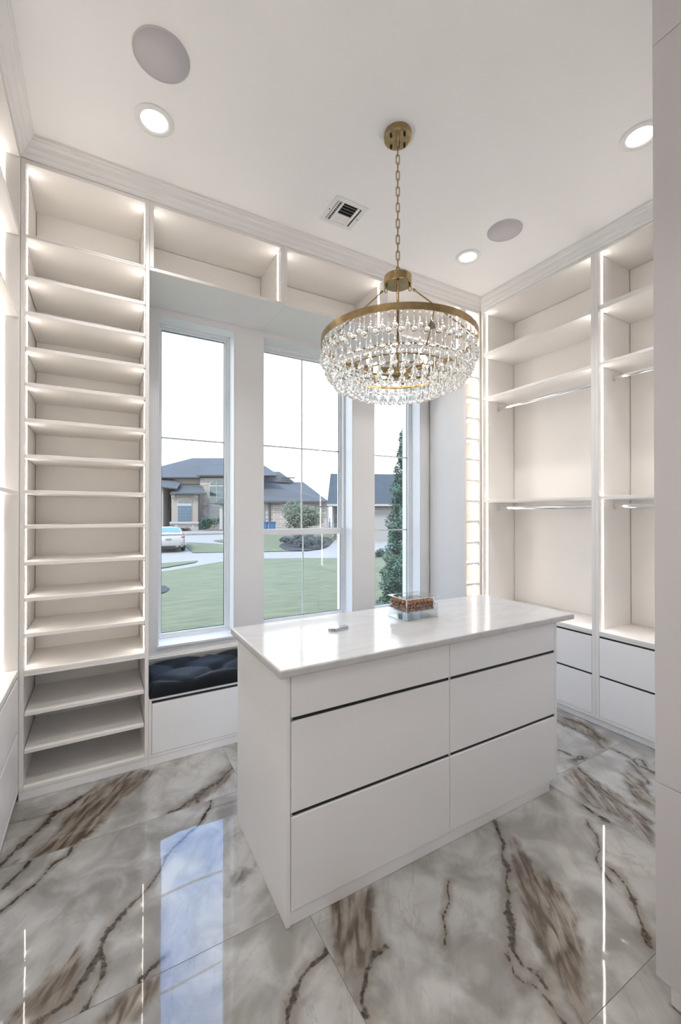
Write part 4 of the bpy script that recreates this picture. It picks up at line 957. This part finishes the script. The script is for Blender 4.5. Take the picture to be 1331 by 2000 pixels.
# garage wing
rect('wall', 'brick', 500, 639, 977, G_ + 3, 47.5, 8.0, ha)
slab3('roof', 'shingle', [(470, 979.5, 46.8), (643, 979.5, 46.8), (593, 941.5, 54), (546, 941.5, 54), (470, 931, 54)], ha)
slab3('roof', 'shingle', [(546, 942.0, 53.8), (575, 942, 53.8), (548, 925, 56), (520, 918, 56), (480, 930, 54)], ha)
rect('gutter', 'gutter', 478, 644, 978.5, 981.5, 46.7, 0.18, ha)
rect('downspout', 'gutter', 525, 528, 982, 1022, 47.3, 0.12, ha); rect('window', 'farglass', 500, 518, 992, 1030, 47.45, 0.08, ha)
rect('gate_post', 'gutter', 643.5, 645.5, 1011, 1031, 46.5, 0.12, ha)
# garage house to the right
hb = thing('house', 'pale garage with a steep blue grey shingle roof beyond the evergreen', 'house', S(3, 34, gz(34)))
rect('wall', 'white_siding', 668, 880, 988, 1060, 34.0, 7.0, hb)
rect('wall', 'brick', 650, 668, 988, 1056, 35.0, 6.0, hb)
slab3('roof', 'shingle_blue', [(639, 985, 33.4), (900, 985, 33.4), (880, 927, 38), (646, 925, 38)], hb, 0.2)
rect('fascia', 'trimwhite', 639, 900, 984.5, 988.5, 33.3, 0.2, hb)
rect('dentil_band', 'brick', 668, 880, 989, 992.5, 33.85, 0.15, hb)
rect('dentil_band', 'trimwhite', 668, 880, 992.5, 994, 33.8, 0.2, hb)
rect('downspout', 'trimwhite', 649, 653, 988, 1048, 34.6, 0.15, hb)
rect('trim_board', 'gutter', 668, 880, 1057, 1058, 33.9, 0.1, hb)
# shrubs by the house and the garage
sh = [((388, 432), (1010, 1036), 47.0, 'leaf', 'large green shrub growing against the brick wall below the arched window'), ((328, 346), (1026, 1037), 46.5, 'leaf', 'small dark shrub beside the front door'), ((347, 372), (1031, 1037), 46.2, 'trunk', 'low reddish plants under the bay window'), ((730, 752), (1068, 1100), 21.8, 'leaf3', 'feathery grey green shrub to the left of the conical evergreen')]
for q, ((xa_, xb_), (ya_, yb_), DD, m_, lab) in enumerate(sh):
    c_ = P((xa_ + xb_) / 2, (ya_ + yb_) / 2, DD); rx = (xb_ - xa_) / 2 / 822 * DD; rz = (yb_ - ya_) / 2 / 822 * DD
    o = leaf_cloud('shrub', m_, 1600, 0.09 if DD > 30 else 0.05, ball_fn(c_, rx, rx * 0.7, rz, 8, q + 20), None, origin=Vector((c_.x, c_.y, c_.z - rz))); tag(o, lab, 'shrub')
# blue bins
for q, (a, b_, lab) in enumerate(((513.5, 522, 'blue wheeled bin on the left against the brick house'), (524.5, 537, 'blue wheeled bin on the right beside the downspout'))):
    DD = 45.5; z0_ = P(0, 1036, DD).z
    bn_ = thing('wheeled_bin', lab, 'bin', S(((a + b_) / 2 - 665.5) / 822 * DD, DD, z0_), 'blue bins')
    wall_poly('bin_body', 'bin', [(a + 1, 1036), (b_ - 1, 1036), (b_, 1021.5), (a, 1021.5)], DD, 0.6, bn_)
    wall_poly('lid', 'bin', [(a - .5, 1021.3), (b_ + .7, 1021.3), (b_, 1019), (a + .5, 1019)], DD - 0.05, 0.7, bn_)

# parked sedan, seen from behind
cs, cf = -10.18, 24.9; cg = gz(26.5) + 0.02
def SC(a, f, z): return S(cs, cf, 0) + (a - cs) * RK + (f - cf) * FK + Vector((0, 0, z))
angk = ang0 + math.radians(20.5); RK = Vector((math.cos(angk), math.sin(angk), 0)); FK = Vector((-math.sin(angk), math.cos(angk), 0))
car = thing('car', 'white sedan parked with its tail towards us on the pale driveway', 'car', SC(cs, cf + 2.3, cg))
stations = [  # f offset, half width, z bottom, z belt, z top, half width top
    (0.00, 0.70, 0.42, 0.80, 0.98, 0.62), (0.06, 0.84, 0.30, 0.86, 1.04, 0.74), (0.35, 0.91, 0.24, 0.88, 1.09, 0.80), (0.62, 0.925, 0.22, 0.90, 1.12, 0.78),
    (1.25, 0.93, 0.20, 0.92, 1.40, 0.62), (1.9, 0.93, 0.20, 0.92, 1.46, 0.60), (2.7, 0.93, 0.20, 0.92, 1.42, 0.60), (3.45, 0.92, 0.20, 0.90, 1.05, 0.72), (4.3, 0.90, 0.22, 0.80, 0.92, 0.72), (4.75, 0.80, 0.28, 0.62, 0.76, 0.60), (4.85, 0.65, 0.40, 0.55, 0.62, 0.50)]
bm = bmesh.new(); rings = []
for df, hw, zb, zm_, zt, ht in stations:
    sec = [(-hw * 0.86, zb), (-hw, zb + 0.16), (-hw, zm_ - 0.12), (-hw * 0.965, zm_), (-ht, zt - 0.05), (-ht * 0.7, zt), (0, zt + 0.015), (ht * 0.7, zt), (ht, zt - 0.05), (hw * 0.965, zm_), (hw, zm_ - 0.12), (hw, zb + 0.16), (hw * 0.86, zb)]
    rings.append([bm.verts.new(SC(cs + a, cf + df, cg + z)) for a, z in sec])
for a, b_ in zip(rings, rings[1:]):
    for k in range(len(a) - 1): bm.faces.new((a[k], a[k + 1], b_[k + 1], b_[k]))
    bm.faces.new((a[-1], a[0], b_[0], b_[-1]))
bm.faces.new(rings[0]); bm.faces.new(list(reversed(rings[-1]))); recalc(bm)
body = finish('body', bm, 'carpaint', car, True)
def cbox(nm, m_, a, b_, f0, f1, z0_, z1_, parent=car, slope=0.0):
    bm = bmesh.new(); add_prism(bm, [SC(cs + a, cf + f0, cg + z0_), SC(cs + b_, cf + f0, cg + z0_), SC(cs + b_, cf + f0 + slope, cg + z1_), SC(cs + a, cf + f0 + slope, cg + z1_)], (f1 - f0) * FK); recalc(bm); return finish(nm, bm, m_, parent)
bm = bmesh.new(); q = [SC(cs - 0.70, cf + 0.66, cg + 1.14), SC(cs + 0.70, cf + 0.66, cg + 1.14), SC(cs + 0.56, cf + 1.22, cg + 1.405), SC(cs - 0.56, cf + 1.22, cg + 1.405)]
add_prism(bm, q, Vector((0, 0, 0.025))); recalc(bm); finish('rear_window', bm, 'carglass', car)
for sgn in (-1, 1):
    a, b_ = sorted((sgn * 0.48, sgn * 0.90)); tl = cbox('taillight', 'taillight', a, b_, 0.015, 0.30, 0.84, 0.93, slope=0.02); cbox('lamp_lens', 'trimwhite', *sorted((sgn * 0.60, sgn * 0.76)), 0.010, 0.02, 0.865, 0.895, tl)
    a, b_ = sorted((sgn * 0.68, sgn * 0.935))
    for ff in (0.95, 3.85):
        bm = bmesh.new(); p0 = SC(cs + a, cf + ff, cg + 0.33); add_lathe(bm, [(0, 0), (0.22, 0.0), (0.33, 0.02), (0.33, abs(b_ - a) - 0.02), (0.22, abs(b_ - a)), (0, abs(b_ - a))], 24, p0, RK); recalc(bm); wh = finish('wheel', bm, 'rubber', car, True)
        bm = bmesh.new(); p0 = SC(cs + (b_ if sgn > 0 else a), cf + ff, cg + 0.33); add_lathe(bm, [(0.20, -0.01), (0.19, 0.012), (0, 0.02)], 20, p0, RK * sgn); recalc(bm); finish('rim', bm, 'steel', wh)
cbox('licence_plate', 'licence', -0.16, 0.16, -0.012, 0.02, 0.70, 0.80)
cbox('rear_diffuser', 'rubber', -0.68, 0.68, 0.02, 0.30, 0.20, 0.36)
for a in (-0.55, 0.40): cbox('exhaust', 'steel', a, a + 0.15, -0.005, 0.08, 0.30, 0.36)
